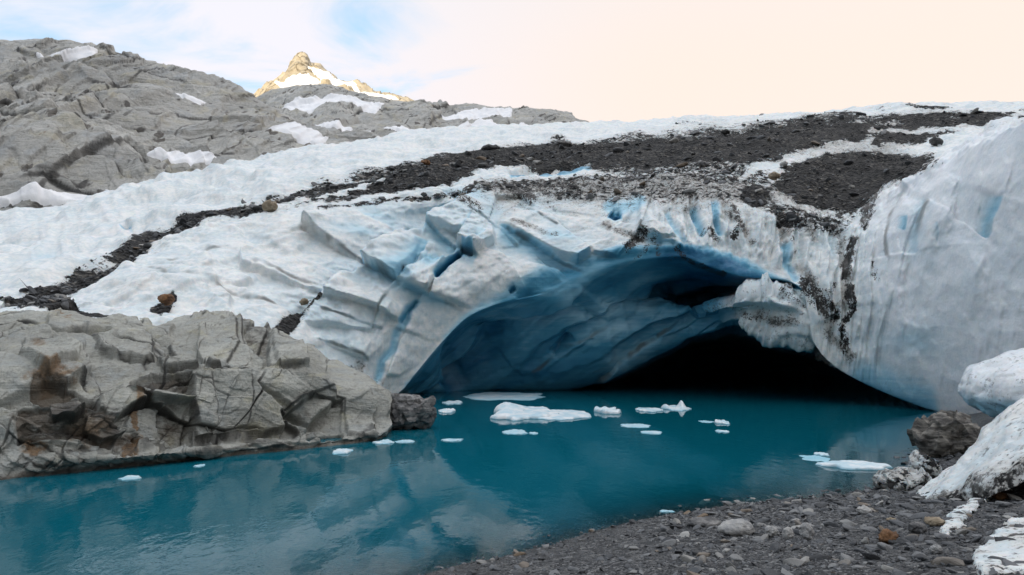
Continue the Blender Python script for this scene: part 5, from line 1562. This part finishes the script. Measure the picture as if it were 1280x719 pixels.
gs = 'large stones on the gravel bank'
boulder(920, 660, 46, 20, M_PALE, 'large pale rounded stone on the gravel bank, the biggest there', on=on_bank, seed=71, group=gs, fac=0.25)
boulder(1009, 666, 17, 22, M_PALE, 'upright pale stone right of the biggest pale stone', on=on_bank, seed=72, group=gs)
boulder(985, 667, 14, 16, M_PALE, 'small rounded light stone just left of the upright pale stone', on=on_bank, seed=73, group=gs, fac=0.25)
boulder(965, 665, 18, 13, M_PALE, 'light grey stone between the biggest stone and the small rounded one', on=on_bank, seed=74, group=gs)
boulder(880, 653, 46, 10, M_DARKROCK, 'flat grey slab left of the biggest pale stone', on=on_bank, seed=75, group=gs)
boulder(1080, 638, 20, 10, M_PALE, 'white stone on dark gravel below the ice lump', on=on_bank, seed=76, group=gs)
boulder(1168, 652, 24, 11, M_TAN, 'tan flat stone at the foot of the snow bank', on=on_bank, seed=77, group=gs)
boulder(1147, 660, 20, 14, M_DARKROCK, 'dark grey block left of the tan flat stone', on=on_bank, seed=78, group=gs)
boulder(1110, 672, 24, 18, M_RUST, 'brown stone in the dark rubble near the bottom edge', on=on_bank, seed=79, group=gs)
boulder(1170, 687, 14, 12, M_PALE, 'light greenish grey stone at the bottom edge, right of the brown stone', on=on_bank, seed=80, group=gs)
boulder(1250, 620, 18, 9, M_RUST, 'rust orange stone on the dark rubble at the right edge', on=on_bank, seed=81, group=gs)
boulder(1114, 650, 12, 5, M_TAN, 'small ochre chip above the brown stone', on=on_bank, seed=82, group=gs)

# ------------------------------------------------------------------ sky and sun
w = NT('World', world=True)
scene.world = w.owner
sky = w.n('ShaderNodeTexSky', sky_type='NISHITA', sun_disc=False, sun_elevation=SUN_ELEV, sun_rotation=math.pi + SUN_AZ, altitude=800, air_density=1.0, dust_density=0.6)
tc = w.n('ShaderNodeTexCoord').outputs['Generated']
sep = w.n('ShaderNodeSeparateXYZ', {0: tc})
zc = w.math('MAXIMUM', sep.outputs[2], 0.05)
uv = w.n('ShaderNodeCombineXYZ', {0: w.math('DIVIDE', sep.outputs[0], w.math('ADD', zc, 0.25)), 1: w.math('DIVIDE', sep.outputs[1], w.math('ADD', zc, 0.25)), 2: 0.0}).outputs[0]
cn = w.noise(w.mapped(uv, (1.3, 2.0, 1.0), (0, 0, 0.2)), 1.6, 6, 0.55, 0.6)
right = w.smooth(sep.outputs[0], -0.35, 0.25)
cover = w.smooth(w.math('ADD', cn, w.math('MULTIPLY', right, 0.28)), 0.36, 0.56)
cloud = w.mix(right, (8.3, 8.15, 8.8), (9.0, 7.75, 6.95))
up = w.smooth(sep.outputs[2], 0.34, 0.7)
cloud = w.mix(w.smooth(sep.outputs[1], 0.25, -0.35), cloud, (5.2, 5.5, 6.2))
cloud = w.mix(up, cloud, (7.4, 7.7, 8.4))
cloud = w.mix(w.smooth(sep.outputs[2], 0.66, 0.92), cloud, (16.0, 16.2, 16.9))
skyb = w.mix(1.0, sky.outputs[0], (2.6, 2.6, 2.6), 'MULTIPLY')
lin = w.mix(cover, w.mix(0.5, skyb, (4.6, 7.4, 9.0)), cloud)
bg = w.n('ShaderNodeBackground', {'Color': lin, 'Strength': 0.1})
wo = w.n('ShaderNodeOutputWorld')
w.t.links.new(bg.outputs[0], wo.inputs[0])

sun = bpy.data.lights.new('sun', 'SUN')
sun.energy = 5.0; sun.angle = math.radians(0.5); sun.color = (1.0, 0.80, 0.52)
so_ = bpy.data.objects.new('sun', sun); C.objects.link(so_)
# direction towards the sun: behind the viewer (-y), to the left (-x)
tos = Vector((-math.sin(SUN_AZ) * math.cos(SUN_ELEV), -math.cos(SUN_AZ) * math.cos(SUN_ELEV), math.sin(SUN_ELEV)))
so_.rotation_euler = tos.to_track_quat('Z', 'Y').to_euler()
so_.location = tos * 100

vs = scene.view_settings
vs.view_transform = 'Standard'; vs.look = 'None'; vs.exposure = 0.2; vs.gamma = 1.0
vs.use_curve_mapping = False
scene.cycles.max_bounces = 6
scene.cycles.diffuse_bounces = 4
scene.cycles.glossy_bounces = 3
scene.cycles.transparent_max_bounces = 6
scene.cycles.use_denoising = True
